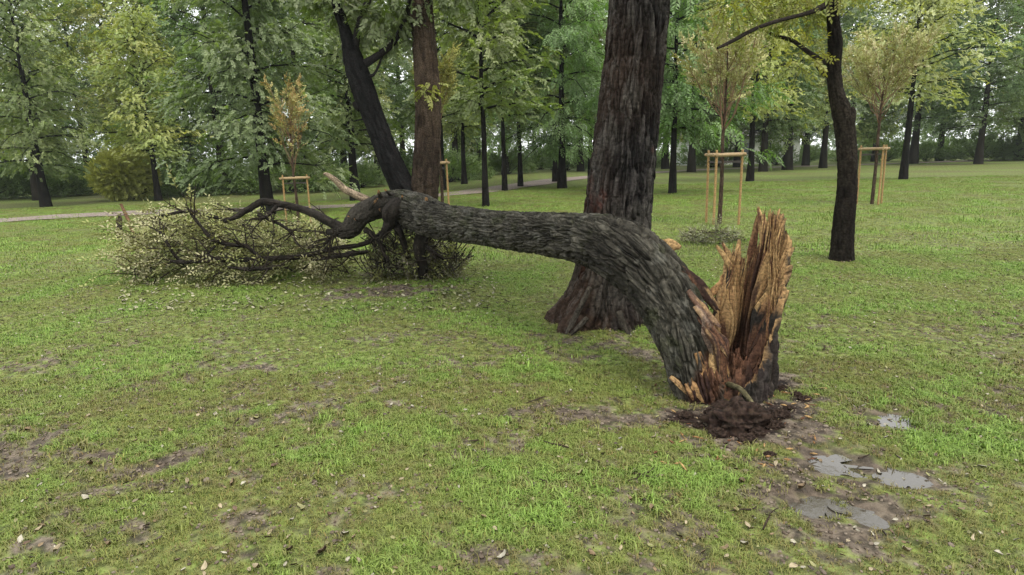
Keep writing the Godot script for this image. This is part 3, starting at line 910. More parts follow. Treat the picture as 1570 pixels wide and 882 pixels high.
func build_slim_trees() -> void:
	var f0 := on_ground(1290, 398)
	var z := -f0.z
	var t := thing("slim_tree", "slim dark kinked tree with a knob halfway up, standing clear on the lawn", "tree", f0)
	var a := pixel_log([[1290, 408, z, 20], [1291, 385, z, 16.5], [1294, 340, z, 15], [1299, 290, z, 14], [1299, 240, z, 14], [1296, 200, z, 14], [1290, 168, z, 13.5], [1282, 140, z, 10.5], [1279, 100, z, 10], [1281, 65, z, 10], [1277, 20, z, 8.5], [1274, -60, z, 8], [1280, -200, z, 6]])
	var pk := func(_th, _s, _v, pos: Vector3, tone: float, _r):
		return blend(Color(0.018, 0.015, 0.0125), Color(0.034, 0.028, 0.022), 0.4 + 1.4 * noise_a.get_noise_3d(pos.x * 90.0, pos.y * 50.0, pos.z * 90.0)) * (1.0 + 0.4 * tone)
	part("trunk", log_mesh(moved(a[0], f0), a[1], 56, 320, 0.011, 0.034, 4.0, 0.07, pk), leaf_mats.bark, t)
	var kn := pixel_log([[1294, 205, z - 0.03, 9], [1300, 188, z - 0.03, 10], [1304, 172, z - 0.03, 8], [1305, 164, z - 0.03, 4]])
	part("knob", log_mesh(moved(kn[0], f0), kn[1], 24, 40, 0.008, 0.03, 3.0, 0.1, pk), leaf_mats.bark, t)
	var h := Heap.new()
	for spec in [[[1279, 3, z, 5.5], [1262, 10, z - 0.1, 5], [1240, 20, z - 0.2, 3.5], [1212, 27, z - 0.3, 3], [1180, 36, z - 0.4, 3], [1150, 48, z - 0.5, 3], [1125, 62, z - 0.6, 3], [1100, 74, z - 0.7, 2]], [[1284, 100, z, 5], [1265, 95, z + 0.1, 4], [1240, 80, z + 0.3, 3.5], [1215, 62, z + 0.5, 3], [1190, 55, z + 0.6, 2.5], [1175, 48, z + 0.6, 1.5]], [[1285, 125, z, 4], [1262, 112, z + 0.2, 3], [1250, 98, z + 0.3, 2]]]:
		var q := pixel_log(spec)
		h.limb(curve_through(moved(q[0], f0), 16), curve_through(q[1], 16), 9, Color(0.040, 0.034, 0.029))
	part("limbs", h.mesh(), leaf_mats.bark, t)
	var sp := []
	var ti := []
	var tone := [Color(0.28, 0.31, 0.085), Color(0.23, 0.28, 0.08), Color(0.32, 0.32, 0.11)]
	for q in [[1180, 12, 40, 60], [1130, 30, 26, 30], [1220, 0, 40, 60], [1150, 60, 16, 12], [1240, 40, 16, 14], [1120, 5, 30, 40], [1240, 85, 18, 16], [1215, 100, 14, 10], [1290, -50, 70, 90], [1200, -60, 60, 80], [1350, -70, 50, 60]]:
		tuft_of_leaves(q[0], q[1], z + rng.randf_range(-0.7, 0.5), q[2], q[3], tone, f0, sp, ti, 0.85)
	scatter("crown", sprays.small, leaf_mats.yellow, t, sp, ti)

func pole_mesh(r0: float, r1: float, length: float, seed_no: float) -> ArrayMesh:
	var paint := func(th: float, s: float, _v, _pos, _tone, _r):
		var k := 0.5 + 0.9 * noise_b.get_noise_3d(cos(th) * 60.0 + seed_no, sin(th) * 60.0, s * 40.0)
		return blend(Color(0.36, 0.215, 0.075), Color(0.50, 0.32, 0.12), k)
	return log_mesh([Vector3(0, -0.08, 0), Vector3(0, length * 0.5, 0), Vector3(0, length, 0), Vector3(0, length + 0.002, 0)], [r0, (r0 + r1) * 0.5, r1, 0.002], 12, 36, 0.0015, 0.02, 5.0, 0.03, paint)

func stake_frame(where: Vector3, turn: float, tall: float, wide: float, label: String) -> void:
	var t := thing("stake_frame", label, "tree stake", where, turn, "stake frames around young trees")
	var m := coat(0.75, 5.0, 0.4)
	var corners := []
	for k in 3:
		var a := TAU * k / 3.0 + 0.5
		corners.append(Vector3(cos(a), 0, sin(a)) * wide * 0.58)
	for k in 3:
		var c: Vector3 = corners[k]
		c.y = height(where.x + c.rotated(Vector3.UP, turn).x, where.z + c.rotated(Vector3.UP, turn).z) - where.y
		var o := part("post", pole_mesh(0.028, 0.025, tall - c.y, k * 31.0), m, t, c)
		o.rotation = Vector3(rng.randf_range(-0.012, 0.012), 0, rng.randf_range(-0.012, 0.012))
	for k in 3:
		var p: Vector3 = corners[k]
		var q: Vector3 = corners[(k + 1) % 3]
		p.y = 0; q.y = 0
		var box := BoxMesh.new()
		box.size = Vector3(p.distance_to(q) + 0.12, 0.075, 0.035)
		var h := Heap.new()
		var rail := log_mesh([Vector3(-box.size.x * 0.5, 0, 0), Vector3(-box.size.x * 0.498, 0, 0), Vector3.ZERO, Vector3(box.size.x * 0.498, 0, 0), Vector3(box.size.x * 0.5, 0, 0)], [0.002, 0.036, 0.037, 0.036, 0.002], 12, 40, 0.0015, 0.02, 5.0, 0.03, func(th, s, _v, _pos, _tone, _r): return blend(Color(0.33, 0.22, 0.10), Color(0.46, 0.33, 0.17), 0.5 + 0.9 * noise_b.get_noise_3d(cos(th) * 60.0, sin(th) * 60.0, s * 40.0)))
		var o := part("rail", rail, m, t, (p + q) * 0.5 + Vector3.UP * (tall - 0.05 + 0.004 * k))
		o.rotation.y = -atan2(q.z - p.z, q.x - p.x)
	var tie := StandardMaterial3D.new()
	tie.albedo_color = lin(0.05, 0.042, 0.035)
	tie.roughness = 0.8
	for k in 3:
		var belt := BoxMesh.new()
		var c: Vector3 = corners[k]
		c.y = 0
		belt.size = Vector3(c.length(), 0.045, 0.006)
		var o := part("tie_belt", belt, tie, t, c * 0.5 + Vector3.UP * (tall - 0.2))
		o.rotation.y = -atan2(c.z, c.x)

func sapling(where: Vector3, o: Dictionary, label: String) -> void:
	var t := thing("sapling", label, "tree", where, 0.0, "young trees held by stake frames")
	var brown := Color(0.15, 0.085, 0.045)
	var h: float = o.h
	var fork: float = o.fork
	var paint := func(_th, _s, _v, _pos, tone, _r): return Color(0.085, 0.06, 0.042) * (1.0 + 0.4 * tone)
	var line := [Vector3(0, -0.05, 0), Vector3(0.01, fork * 0.5, 0), Vector3(-0.01, fork, 0.01), Vector3(0.02, h * 0.7, 0), Vector3(0, h * 0.98, 0)]
	part("trunk", log_mesh(line, [0.05, 0.042, 0.036, 0.02, 0.006], 14, 60, 0.004, 0.02, 4.0, 0.05, paint), leaf_mats.bark, t)
	var w := Heap.new()
	var sp := []
	var ti := []
	for k in o.twigs:
		var y := lerpf(fork, h * 0.75, rng.randf())
		var az: float = k * 2.4 + rng.randf_range(-0.4, 0.4)
		var out: float = o.wide * rng.randf_range(0.45, 1.0)
		var up := (h - y) * rng.randf_range(0.45, 1.0)
		var d := Vector3(cos(az), 0, sin(az))
		var pts := []
		for j in 5:
			var f := j / 4.0
			pts.append(Vector3(0, y, 0) + d * out * pow(f, 0.75) + Vector3.UP * up * pow(f, 1.15) + ball() * 0.03)
		w.limb(pts, [0.013, 0.010, 0.007, 0.005, 0.002], 5, brown * rng.randf_range(0.8, 1.3))
		for j in 3:
			var p: Vector3 = pts[1 + j]
			var e := p + d.rotated(Vector3.UP, rng.randf_range(-1.2, 1.2)) * out * 0.35 + Vector3.UP * up * 0.35
			w.limb([p, p.lerp(e, 0.5) + ball() * 0.03, e], [0.006, 0.004, 0.002], 4, brown * rng.randf_range(0.8, 1.3))
			for m in o.leaves * 3:
				var q := p.lerp(e, rng.randf_range(0.2, 1.1)) + ball() * 0.10
				if rng.randf() > o.low and q.y < fork + (h - fork) * 0.42: continue
				sp.append(aim(q, d * 0.5 + Vector3.UP * 0.7 + ball() * 0.8, Vector3.UP + ball(), rng.randf_range(0.6, 1.1)))
				ti.append(o.tints[rng.randi() % o.tints.size()] * rng.randf_range(0.8, 1.2))
	part("twigs", w.mesh(), coat(0.7), t)
	scatter("crown", sprays.sapling, leaf_mats.pale, t, sp, ti)

func build_saplings() -> void:
	var pale := [Color(0.42, 0.42, 0.19), Color(0.35, 0.37, 0.15), Color(0.48, 0.45, 0.25)]
	var a := on_ground(1103, 344)
	stake_frame(a, 0.41, 1.56, 0.72, "three post stake frame beyond the broken stump")
	sapling(a, {"h": 4.4, "fork": 1.9, "twigs": 26, "wide": 0.85, "leaves": 3, "low": 0.25, "tints": pale}, "twiggy young tree with reddish stems in the stake frame beyond the broken stump")
	var b := on_ground(1337, 313)
	stake_frame(b, 0.9, 1.58, 0.66, "three post stake frame beyond the slim kinked tree")
	sapling(b, {"h": 4.6, "fork": 2.1, "twigs": 30, "wide": 1.15, "leaves": 4, "low": 0.5, "tints": pale}, "bushy pale young tree in the stake frame beyond the slim kinked tree")
	var c := stand(458, 19.5)
	stake_frame(c, 0.35, 1.50, 0.72, "yellowish three post stake frame behind the fallen crown")
	sapling(c, {"h": 4.2, "fork": 1.6, "twigs": 16, "wide": 0.5, "leaves": 2, "low": 0.4, "tints": [Color(0.40, 0.36, 0.15), Color(0.34, 0.35, 0.14), Color(0.42, 0.31, 0.13)]}, "narrow yellowing young tree in the stake frame behind the fallen crown")
	var d := stand(679, 17.5)
	stake_frame(d, 0.1, 1.52, 0.36, "narrow stake frame beside the brown stem of the twin tree")
	sapling(d, {"h": 4.4, "fork": 2.0, "twigs": 22, "wide": 0.5, "leaves": 3, "low": 0.5, "tints": [Color(0.34, 0.33, 0.10), Color(0.27, 0.29, 0.10)]}, "yellow green young tree beside the brown stem of the twin tree")

# ---------------------------------------------------------------- the broken tree
const PALE := Color(0.49, 0.315, 0.145)
const TAN := Color(0.31, 0.175, 0.078)
const RUST := Color(0.155, 0.078, 0.045)
const ROT := Color(0.045, 0.026, 0.020)

func table(rows: Array, x: float) -> float:
	if x <= rows[0][0]: return rows[0][1]
	for i in rows.size() - 1:
		if x <= rows[i + 1][0]:
			var t: float = (x - rows[i][0]) / (rows[i + 1][0] - rows[i][0])
			return lerpf(rows[i][1], rows[i + 1][1], t)
	return rows[-1][1]

func splinter(called: String, parent: Node3D, foot: Vector3, spec: Array, flat: float, tone: Color, ragged: float) -> void:
	var q := pixel_log(spec)
	var pts := moved(q[0], foot)
	var along: Vector3 = (pts[-1] - pts[0]).normalized()
	var wide := along.cross(Vector3(0, 0, 1)).normalized()
	var seed_no := rng.randf() * 900.0
	var swell := func(mid: Vector3, o: Vector3, rr: float, th: float, v: float, _s):
		var w := rr * (1.0 + ragged * noise_b.get_noise_2d(v * 60.0 + seed_no, th * 22.0))
		var d := o * w
		var lat := d.dot(wide)
		d = wide * lat + (d - wide * lat) * flat
		return mid + d + along * ragged * 0.05 * noise_b.get_noise_2d(th * 60.0 + seed_no, 4.0) * smoothstep(0.7, 1.0, v)
	var paint := func(th: float, s: float, v: float, _pos, _tone, _r):
		var g := noise_b.get_noise_2d(th * 55.0 + seed_no, s * 60.0)
		var g2 := noise_a.get_noise_2d(th * 30.0 + seed_no, s * 300.0)
		return blend(blend(tone * (1.0 + 0.5 * g), RUST, smoothstep(0.15, 0.55, g2 + g * 0.5)), PALE * 1.05, smoothstep(0.1, 0.5, -g2) * 0.5)
	part(called, log_mesh(pts, q[1], 26, 60, 0.002, 0.012, 6.0, 0.12, paint, swell), wood_mat, parent)

var wood_mat: StandardMaterial3D

func build_stump() -> void:
	wood_mat = coat(0.8, 5.0, 0.8, Color(0, 0, 0), 0.25)
	var foot := on_ground(1119, 601)
	var dir := Vector3(foot.x, 0, foot.z).normalized()
	var turn := atan2(-dir.x, -dir.z)
	var t := thing("broken_stump", "shattered upright stump with pale splinters and rusty rotten heartwood", "stump", foot, turn)
	var turned := Basis(Vector3.UP, turn)
	var m := metres(1136, 560, -foot.z)
	var radius := 53.0 * m
	var tops := [[-80, 599], [-68, 592], [-55, 580], [-42, 560], [-30, 533], [-18, 498], [-8, 462], [4, 436], [14, 414], [26, 380], [38, 352], [50, 330], [60, 321], [66, 318], [71, 326], [77, 350], [82, 372], [88, 394], [95, 406], [101, 402], [108, 396], [116, 388], [124, 381], [130, 376], [138, 392], [147, 425], [158, 455], [175, 490], [195, 545], [215, 575], [240, 598]]
	var nu := 380
	var no := 46
	var ni := 60
	var p := PackedVector3Array()
	var c := PackedColorArray()
	p.resize((nu + 1) * (no + ni + 1))
	c.resize(p.size())
	for i in nu + 1:
		var deg := lerpf(-80.0, 240.0, float(i) / nu)
		var th := deg_to_rad(deg)
		var out := Vector3(cos(th), 0, -sin(th))
		var g1 := noise_b.get_noise_2d(deg * 14.0, 3.0)
		var g2 := noise_b.get_noise_2d(deg * 45.0, 90.0)
		var py := table(tops, deg)
		var w := foot + turned * (out * radius)
		var h := at(1134.0 + 56.0 * cos(th), py, -w.z).y - foot.y
		h += (0.060 * g1 + 0.075 * maxf(0.0, g2) - 0.035) * smoothstep(0.05, 0.3, h)
		h = maxf(h, 0.01)
		var ends := smoothstep(-80.0, -70.0, deg) * (1.0 - smoothstep(230.0, 240.0, deg))
		for j in no + ni + 1:
			var outer := j <= no
			var f := float(j) / no if outer else 1.0 - float(j - no) / ni
			var y := f * h
			var r := radius * (1.0 + 0.10 * exp(-y / 0.09) - 0.10 * smoothstep(0.1, 0.5, y) + 0.12 * smoothstep(0.5, 1.2, y))
			var pos: Vector3
			var col: Color
			var grain := noise_b.get_noise_3d(deg * 26.0, y * 55.0, 7.0)
			var coarse := noise_a.get_noise_3d(deg * 9.0, y * 160.0, 70.0)
			if outer:
				var q := Vector3(cos(th) * radius, sin(th) * radius, y)
				var d := bark_cells.get_noise_3d(q.x * 220.0, q.y * 220.0, q.z * 60.0) + 1.0
				r += 0.016 * (smoothstep(0.03, 0.3, d) - 0.7) + 0.05 * coarse
				var tone := bark_tone.get_noise_3d(q.x * 220.0, q.y * 220.0, q.z * 60.0)
				col = Color(0.052, 0.043, 0.037) * (1.0 + 0.45 * tone)
				var peel := smoothstep(0.05, 0.2, (0.10 + 0.20 * g1 - (h - y)) + 0.10 * coarse) * smoothstep(0.45, 0.7, y)   # bark torn off near the break
				col = blend(col, PALE * (1.0 + 0.4 * grain), peel)
				r -= 0.012 * peel
			else:
				var slab := noise_a.get_noise_2d(floorf(deg / 4.5) * 70.0, 40.0)
				var thick := (lerpf(0.028, 0.118, smoothstep(0.0, 0.45, h - y)) * (1.0 + 0.5 * slab) + 0.03 * exp(-y / 0.12)) * ends
				thick = minf(thick, radius * 0.66)
				r -= thick + 0.013 * grain * smoothstep(0.0, 0.06, h - y) + 0.06 * coarse * smoothstep(0.02, 0.25, h - y) + 0.007 * noise_b.get_noise_3d(deg * 60.0, y * 70.0, 33.0)
				col = RUST * (1.0 + 0.7 * grain)
				col = blend(col, ROT * 1.5, smoothstep(0.1, 0.45, coarse + 0.25 * grain))
				col = blend(col, TAN, smoothstep(0.12, 0.4, grain - 0.3 * coarse) * 0.4)
				var crumb := noise_b.get_noise_3d(deg * 18.0, y * 900.0, 12.0)
				var low := smoothstep(0.5, 0.3, y + 0.2 * coarse)
				col = blend(col, blend(Color(0.075, 0.035, 0.024), Color(0.20, 0.105, 0.068), 0.5 + 1.6 * crumb), low * 0.85)
				r += 0.014 * crumb * low
				col = blend(col, ROT * 1.2, smoothstep(0.62, 0.45, y) * smoothstep(0.32, 0.45, y) * smoothstep(-0.25, 0.05, coarse) * 0.8)
				var fresh := 0.0
				if deg < 60.0: fresh = smoothstep(0.58, 0.72, y + 0.3 * coarse) * smoothstep(64.0, 50.0, deg + 30.0 * coarse)
				elif deg > 93.0 and deg < 165.0: fresh = smoothstep(0.32, 0.55, y + 0.3 * coarse)
				col = blend(col, TAN.lerp(PALE, clampf(0.6 + grain * 1.6, 0, 1)), fresh * smoothstep(-0.28, 0.0, grain + 0.5 * coarse + 0.22))
				var edge := smoothstep(0.055, 0.02, h - y + 0.03 * grain)                       # sapwood along the break
				col = blend(col, blend(PALE, TAN, 0.5 + grain), edge * (0.9 if deg < 66.0 or deg > 95.0 else 0.3))
				if y > 0.42 and y < 0.60 and deg > -15.0 and deg < 40.0: col = blend(col, Color(0.03, 0.025, 0.022), smoothstep(0.0, 0.2, coarse + 0.25 - 4.0 * absf(y - 0.51)))
			pos = out * r + Vector3.UP * (y - (0.05 if j == 0 or j == no + ni else 0.0))
			pos += out * 0.03 * y * cos(th) + Vector3.RIGHT * 0.105 * y
			p[j * (nu + 1) + i] = pos
			c[j * (nu + 1) + i] = col
	var shell := part("shell", grid(p, c, nu, no + ni), wood_mat, t)
	# thin fibres standing along the break
	for k in 170:
		var deg := rng.randf_range(-10.0, 76.0) if k % 5 < 3 else rng.randf_range(96.0, 160.0)
		var th := deg_to_rad(deg)
		var out := Vector3(cos(th), 0, -sin(th))
		var top := table(tops, deg)
		var hh := at(1134.0 + 56.0 * cos(th), top, -foot.z + radius * sin(th)).y - foot.y
		var r0 := radius - 0.01 - rng.randf_range(0.0, 0.06)
		var y0 := maxf(0.1, hh - rng.randf_range(0.12, 0.5))
		var y1 := y0 + (hh - y0) * rng.randf_range(0.55, 1.12)
		var tilt := Vector3(rng.randf_range(-0.03, 0.02), 0, rng.randf_range(-0.02, 0.03)) - out * rng.randf_range(0.0, 0.05)
		var a := out * r0 + Vector3(0.105 * y0, y0, 0)
		var b := out * r0 + Vector3(0.105 * y1, y1, 0) + tilt
		var wd := rng.randf_range(0.0025, 0.007)
		var tone: Color = [PALE, TAN, PALE * 1.1, RUST * 1.3][rng.randi() % 4] * rng.randf_range(0.8, 1.15)
		var fp := func(t2: float, s2: float, _v, _p, _t, _r): return tone * (1.0 + 0.5 * noise_b.get_noise_2d(t2 * 50.0, s2 * 40.0 + deg))
		part("splinter", log_mesh([a, a.lerp(b, 0.5) + ball() * 0.006, b], [wd * 0.8, wd, 0.001], 7, 12, 0.003, 0.012, 8.0, 0.2, fp), wood_mat, shell)
	# crumbled heartwood filling the foot of the hollow
	var fill := PackedVector3Array()
	var fc := PackedColorArray()
	for j in 31:
		for i in 61:
			var a := -TAU * (i % 60) / 60.0
			var rr := radius * 0.95 * j / 30.0
			var q := Vector3(cos(a) * rr, 0, sin(a) * rr * (1.35 if sin(a) > 0.0 else 1.0))
			var n := noise_b.get_noise_2d(q.x * 900.0, q.z * 900.0)
			q.y = 0.19 + 0.13 * n - 0.75 * q.z - 0.17 * smoothstep(0.6, 1.0, j / 30.0)
			q.y = maxf(q.y, -0.03 + 0.03 * n)
			fill.append(q)
			fc.append(blend(ROT * 1.3, RUST * 1.05, 0.5 + 1.2 * noise_a.get_noise_2d(q.x * 700.0, q.z * 700.0) + 0.6 * n))
	part("rotten_core", grid(fill, fc, 60, 30), wood_mat, t)
	# long torn splinters: built in world axes, then set under the turned stump
	var holder := Node3D.new()
	add_child(holder)
	var z := -foot.z
	for q in [[[1113, 520, z + .12, 9], [1112, 460, z + .13, 9], [1116, 420, z + .14, 8], [1119, 388, z + .14, 3]],
			[[1127, 505, z + .2, 9], [1126, 440, z + .21, 8], [1130, 400, z + .21, 6], [1134, 368, z + .22, 2]],
			[[1139, 500, z + .22, 8], [1138, 440, z + .22, 6], [1141, 396, z + .22, 2]],
			[[1122, 412, z + .12, 5], [1112, 396, z + .10, 5], [1099, 378, z + .08, 2]],
			[[1127, 410, z + .14, 5], [1116, 390, z + .12, 4], [1108, 372, z + .11, 1.5]],
			[[1152, 480, z + .22, 5], [1149, 440, z + .22, 4], [1147, 408, z + .22, 1.5]],
			[[1184, 470, z + .05, 7], [1186, 430, z + .08, 8], [1182, 380, z + .12, 8], [1170, 330, z + .18, 3]],
			[[1176, 440, z + .15, 6], [1175, 390, z + .17, 7], [1168, 345, z + .19, 6], [1163, 318, z + .2, 2]],
			[[1150, 440, z + .24, 6], [1153, 390, z + .24, 7], [1159, 345, z + .23, 4], [1162, 330, z + .23, 1.5]]]:
		splinter("splinter", holder, foot, q, 0.35, [PALE, TAN, PALE * 0.9][rng.randi() % 3] if q[0][0] != 1150 else RUST * 1.2, 0.5)
	for o in holder.get_children():
		holder.remove_child(o)
		o.name = "splinter"
		shell.add_child(o, true)
		o.rotation.y = -turn
	holder.queue_free()

func bough(called: String, t: Node3D, foot: Vector3, spec: Array, nu: int, nv: int, amp: float, plate: float, tone: Color, m: Material) -> MeshInstance3D:
	var q := pixel_log(spec)
	for k in range(1, q[0].size() - 1): q[0][k] += ball() * q[1][k] * 0.45
	var paint := func(_th, _s, _v, pos: Vector3, cell: float, _r): return blend(tone, tone * 1.6, 0.35 + 1.3 * noise_a.get_noise_3d(pos.x * 150.0, pos.y * 150.0, pos.z * 150.0)) * (1.0 + 0.4 * cell)
	return part(called, log_mesh(moved(q[0], foot), q[1], nu, nv, amp, plate, 3.5, 0.1, paint), m, t)

func near_line(p: Vector3, pts: Array) -> float:
	var best := 1e9
	for i in pts.size() - 1:
		best = minf(best, Geometry3D.get_closest_point_to_segment(p, pts[i], pts[i + 1]).distance_to(p))
	return best

func build_fallen_tree() -> void:
	var foot := on_ground(1062, 600)
	var t := thing("fallen_tree", "fallen tree with furrowed grey bark snapped from the stump and bent down to the lawn", "tree", foot)
	var spec := [[1086, 655, 3.96, 38], [1078, 612, 3.96, 41], [1069, 578, 3.98, 42], [1060, 543, 4.02, 42], [1048, 505, 4.08, 44], [1028, 464, 4.2, 46], [1000, 426, 4.35, 48], [968, 396, 4.52, 48], [928, 374, 4.8, 43], [885, 364, 5.18, 36], [840, 359, 5.6, 32], [780, 353, 6.2, 29.5], [720, 346, 6.9, 27.5], [670, 338, 7.55, 28], [638, 326, 8.0, 28], [612, 317, 8.3, 24], [590, 315, 8.5, 19], [572, 318, 8.6, 15]]
	var q := pixel_log(spec)
	var line := moved(q[0], foot)
	var scar := []
	for s in [[1000, 356, 4.3], [1035, 392, 4.1], [1060, 425, 4.0], [1085, 465, 3.93], [1098, 495, 3.9]]: scar.append(at(s[0], s[1], s[2]) - foot)
	var torn := []
	for s in [[1100, 490, 4.0], [1104, 530, 3.9], [1092, 570, 3.86], [1078, 605, 3.82]]: torn.append(at(s[0], s[1], s[2]) - foot)
	var paint := func(_th, _s, v: float, pos: Vector3, tone: float, _ridge):
		var n1 := noise_a.get_noise_3d(pos.x * 75.0, pos.y * 75.0, pos.z * 75.0)
		var n2 := noise_b.get_noise_3d(pos.x * 160.0, pos.y * 160.0, pos.z * 160.0)
		var c := blend(Color(0.043, 0.039, 0.031), Color(0.086, 0.080, 0.062), 0.45 + 0.9 * n1 + 0.6 * n2) * (1.0 + 0.4 * tone)
		c = blend(c, Color(0.046, 0.050, 0.026) * (1.0 + 0.4 * tone), 0.7 * smoothstep(0.15, 0.45, n2 + 0.5 * n1))                     # green algae
		c = blend(c, Color(0.125, 0.12, 0.10), smoothstep(0.22, 0.5, noise_b.get_noise_3d(pos.x * 260.0 + 80.0, pos.y * 260.0, pos.z * 260.0) + 0.2 * n1) * 0.8)   # grey lichen
		var d := near_line(pos, scar) + 0.05 * n2
		c = blend(c, Color(0.20, 0.15, 0.12) * (1.0 + 0.5 * n2), smoothstep(0.055, 0.025, d))
		c = blend(c, Color(0.110, 0.101, 0.080), smoothstep(0.3, 1.0, tone) * 0.55)   # weathered strips
		if v < 0.3:
			var e := near_line(pos, torn) + 0.07 * n2
			c = blend(c, blend(ROT, RUST * 1.2, 0.5 + 1.5 * n2), smoothstep(0.13, 0.06, e))
		return c
	part("trunk", log_mesh(line, q[1], 280, 1150, 0.030, 0.043, 4.2, 0.09, paint), coat(0.85, 3.0, 1.0, Color(0, 0, 0), 0.2), t)
	var bark := coat(0.85, 4.0, 1.0, Color(0, 0, 0), 0.2)
	var grey := Color(0.036, 0.032, 0.026)
	var dark := Color(0.020, 0.017, 0.014)
	# the fork of the crown
	var fork := bough("limb", t, foot, [[628, 322, 8.1, 20], [600, 314, 8.15, 19], [575, 318, 8.15, 17], [556, 332, 8.1, 16], [543, 345, 8.05, 15], [530, 352, 8.0, 11], [514, 357, 7.95, 7], [500, 356, 7.9, 4]], 60, 200, 0.018, 0.035, grey, bark)
	bough("limb", t, foot, [[615, 318, 8.05, 17], [603, 330, 7.98, 14], [598, 345, 7.95, 10], [591, 354, 7.93, 6], [584, 364, 7.9, 3]], 44, 110, 0.012, 0.03, dark * 1.4, bark)
	bough("limb", t, foot, [[652, 335, 7.9, 17], [645, 355, 7.9, 12], [643, 380, 7.95, 9], [646, 405, 8.0, 8], [648, 425, 8.05, 7]], 32, 80, 0.008, 0.03, dark, bark)
	bough("limb", t, foot, [[606, 340, 8.1, 8], [612, 352, 8.0, 6], [617, 368, 8.0, 5], [626, 395, 8.1, 4]], 20, 50, 0.004, 0.02, dark, bark)
	var stub := [[585, 318, 8.25, 8], [562, 309, 8.2, 6.5], [545, 300, 8.15, 5.5], [528, 289, 8.15, 5.2], [514, 276, 8.1, 4.2], [502, 269, 8.1, 3.2], [496, 267, 8.1, 1.5]]
	bough("peeled_branch", t, foot, stub, 24, 80, 0.003, 0.03, Color(0.27, 0.205, 0.14), wood_mat)
	var side_twigs := []
	for s in [
		[[528, 352, 8.0, 11], [505, 340, 8.1, 9], [482, 327, 8.2, 8], [458, 318, 8.3, 7], [430, 314, 8.35, 7], [402, 312, 8.4, 7], [380, 322, 8.3, 6], [362, 331, 8.25, 5], [342, 340, 8.2, 2.5]],
		[[424, 316, 8.35, 4], [414, 328, 8.2, 4], [398, 338, 8.15, 2.5]],
		[[395, 330, 8.3, 3], [430, 345, 8.2, 3], [446, 356, 8.15, 2], [452, 362, 8.1, 1.5]],
		[[590, 352, 8.0, 4], [560, 374, 8.0, 4.5], [510, 381, 8.0, 4], [470, 391, 8.05, 5], [425, 396, 8.1, 5], [380, 397, 8.15, 5], [330, 399, 8.2, 5], [276, 402, 8.25, 4], [255, 398, 8.3, 2]],
		[[382, 378, 8.2, 4], [350, 374, 8.2, 4], [325, 364, 8.25, 4], [308, 347, 8.3, 3], [292, 327, 8.35, 2.5], [284, 312, 8.4, 1.5]],
		[[400, 397, 8.1, 4], [380, 380, 8.15, 3.5], [362, 372, 8.2, 2.5]],
		[[565, 386, 7.9, 3], [540, 389, 7.85, 5], [512, 394, 7.85, 3.5], [480, 399, 7.9, 2]],
		[[350, 410, 7.95, 2], [375, 413, 7.9, 3.5], [400, 412, 7.9, 3.5], [418, 413, 7.9, 1.5]],
		[[278, 402, 8.3, 4], [263, 385, 8.3, 3], [255, 370, 8.35, 2.5], [243, 352, 8.4, 1.5]],
		[[300, 400, 8.2, 4], [318, 390, 8.25, 3], [330, 375, 8.3, 1.5]],
		[[560, 352, 8.0, 6], [575, 362, 7.95, 4.5], [584, 378, 7.95, 4], [592, 398, 8.0, 3.5], [598, 415, 8.1, 2.5]],
		[[520, 356, 7.95, 5], [506, 366, 7.9, 3.5], [496, 377, 7.9, 2]],
		[[640, 370, 7.95, 5], [662, 385, 7.9, 4], [684, 400, 7.95, 2.5]],
		[[420, 360, 8.6, 4], [350, 340, 8.9, 4], [290, 325, 9.1, 3], [235, 335, 9.2, 2]]]:
		for e in s: e[3] *= 0.78
		bough("branch", fork, foot, s, 18, 110, 0.008, 0.025, dark * 1.25, bark)
		side_twigs.append(s)
	for k in 9:
		var e: Array = [[620, 312, 7.95], [600, 300, 8.1], [585, 305, 8.1], [566, 322, 8.0], [552, 340, 7.98], [540, 342, 8.0], [660, 322, 7.7], [590, 328, 7.95], [700, 332, 7.1]][k]
		var a := at(e[0], e[1], e[2]) - foot
		var b := a + (Vector3(rng.randf_range(-0.6, 0.4), rng.randf_range(0.1, 1.0), rng.randf_range(0.0, 0.5))).normalized() * rng.randf_range(0.08, 0.2)
		var sr := rng.randf_range(0.014, 0.035)
		var sc := func(_t, _s, v: float, _p, cell: float, _r): return blend(grey * (1.0 + 0.4 * cell), TAN * (1.0 + 0.4 * cell), smoothstep(0.75, 0.95, v + 0.15 * cell))
		part("stub", log_mesh([a - (b - a) * 0.5, a, a.lerp(b, 0.6) + ball() * 0.012, b], [sr * 1.5, sr * 1.2, sr, sr * 0.35], 16, 30, 0.008, 0.02, 3.0, 0.15, sc), bark, fork)
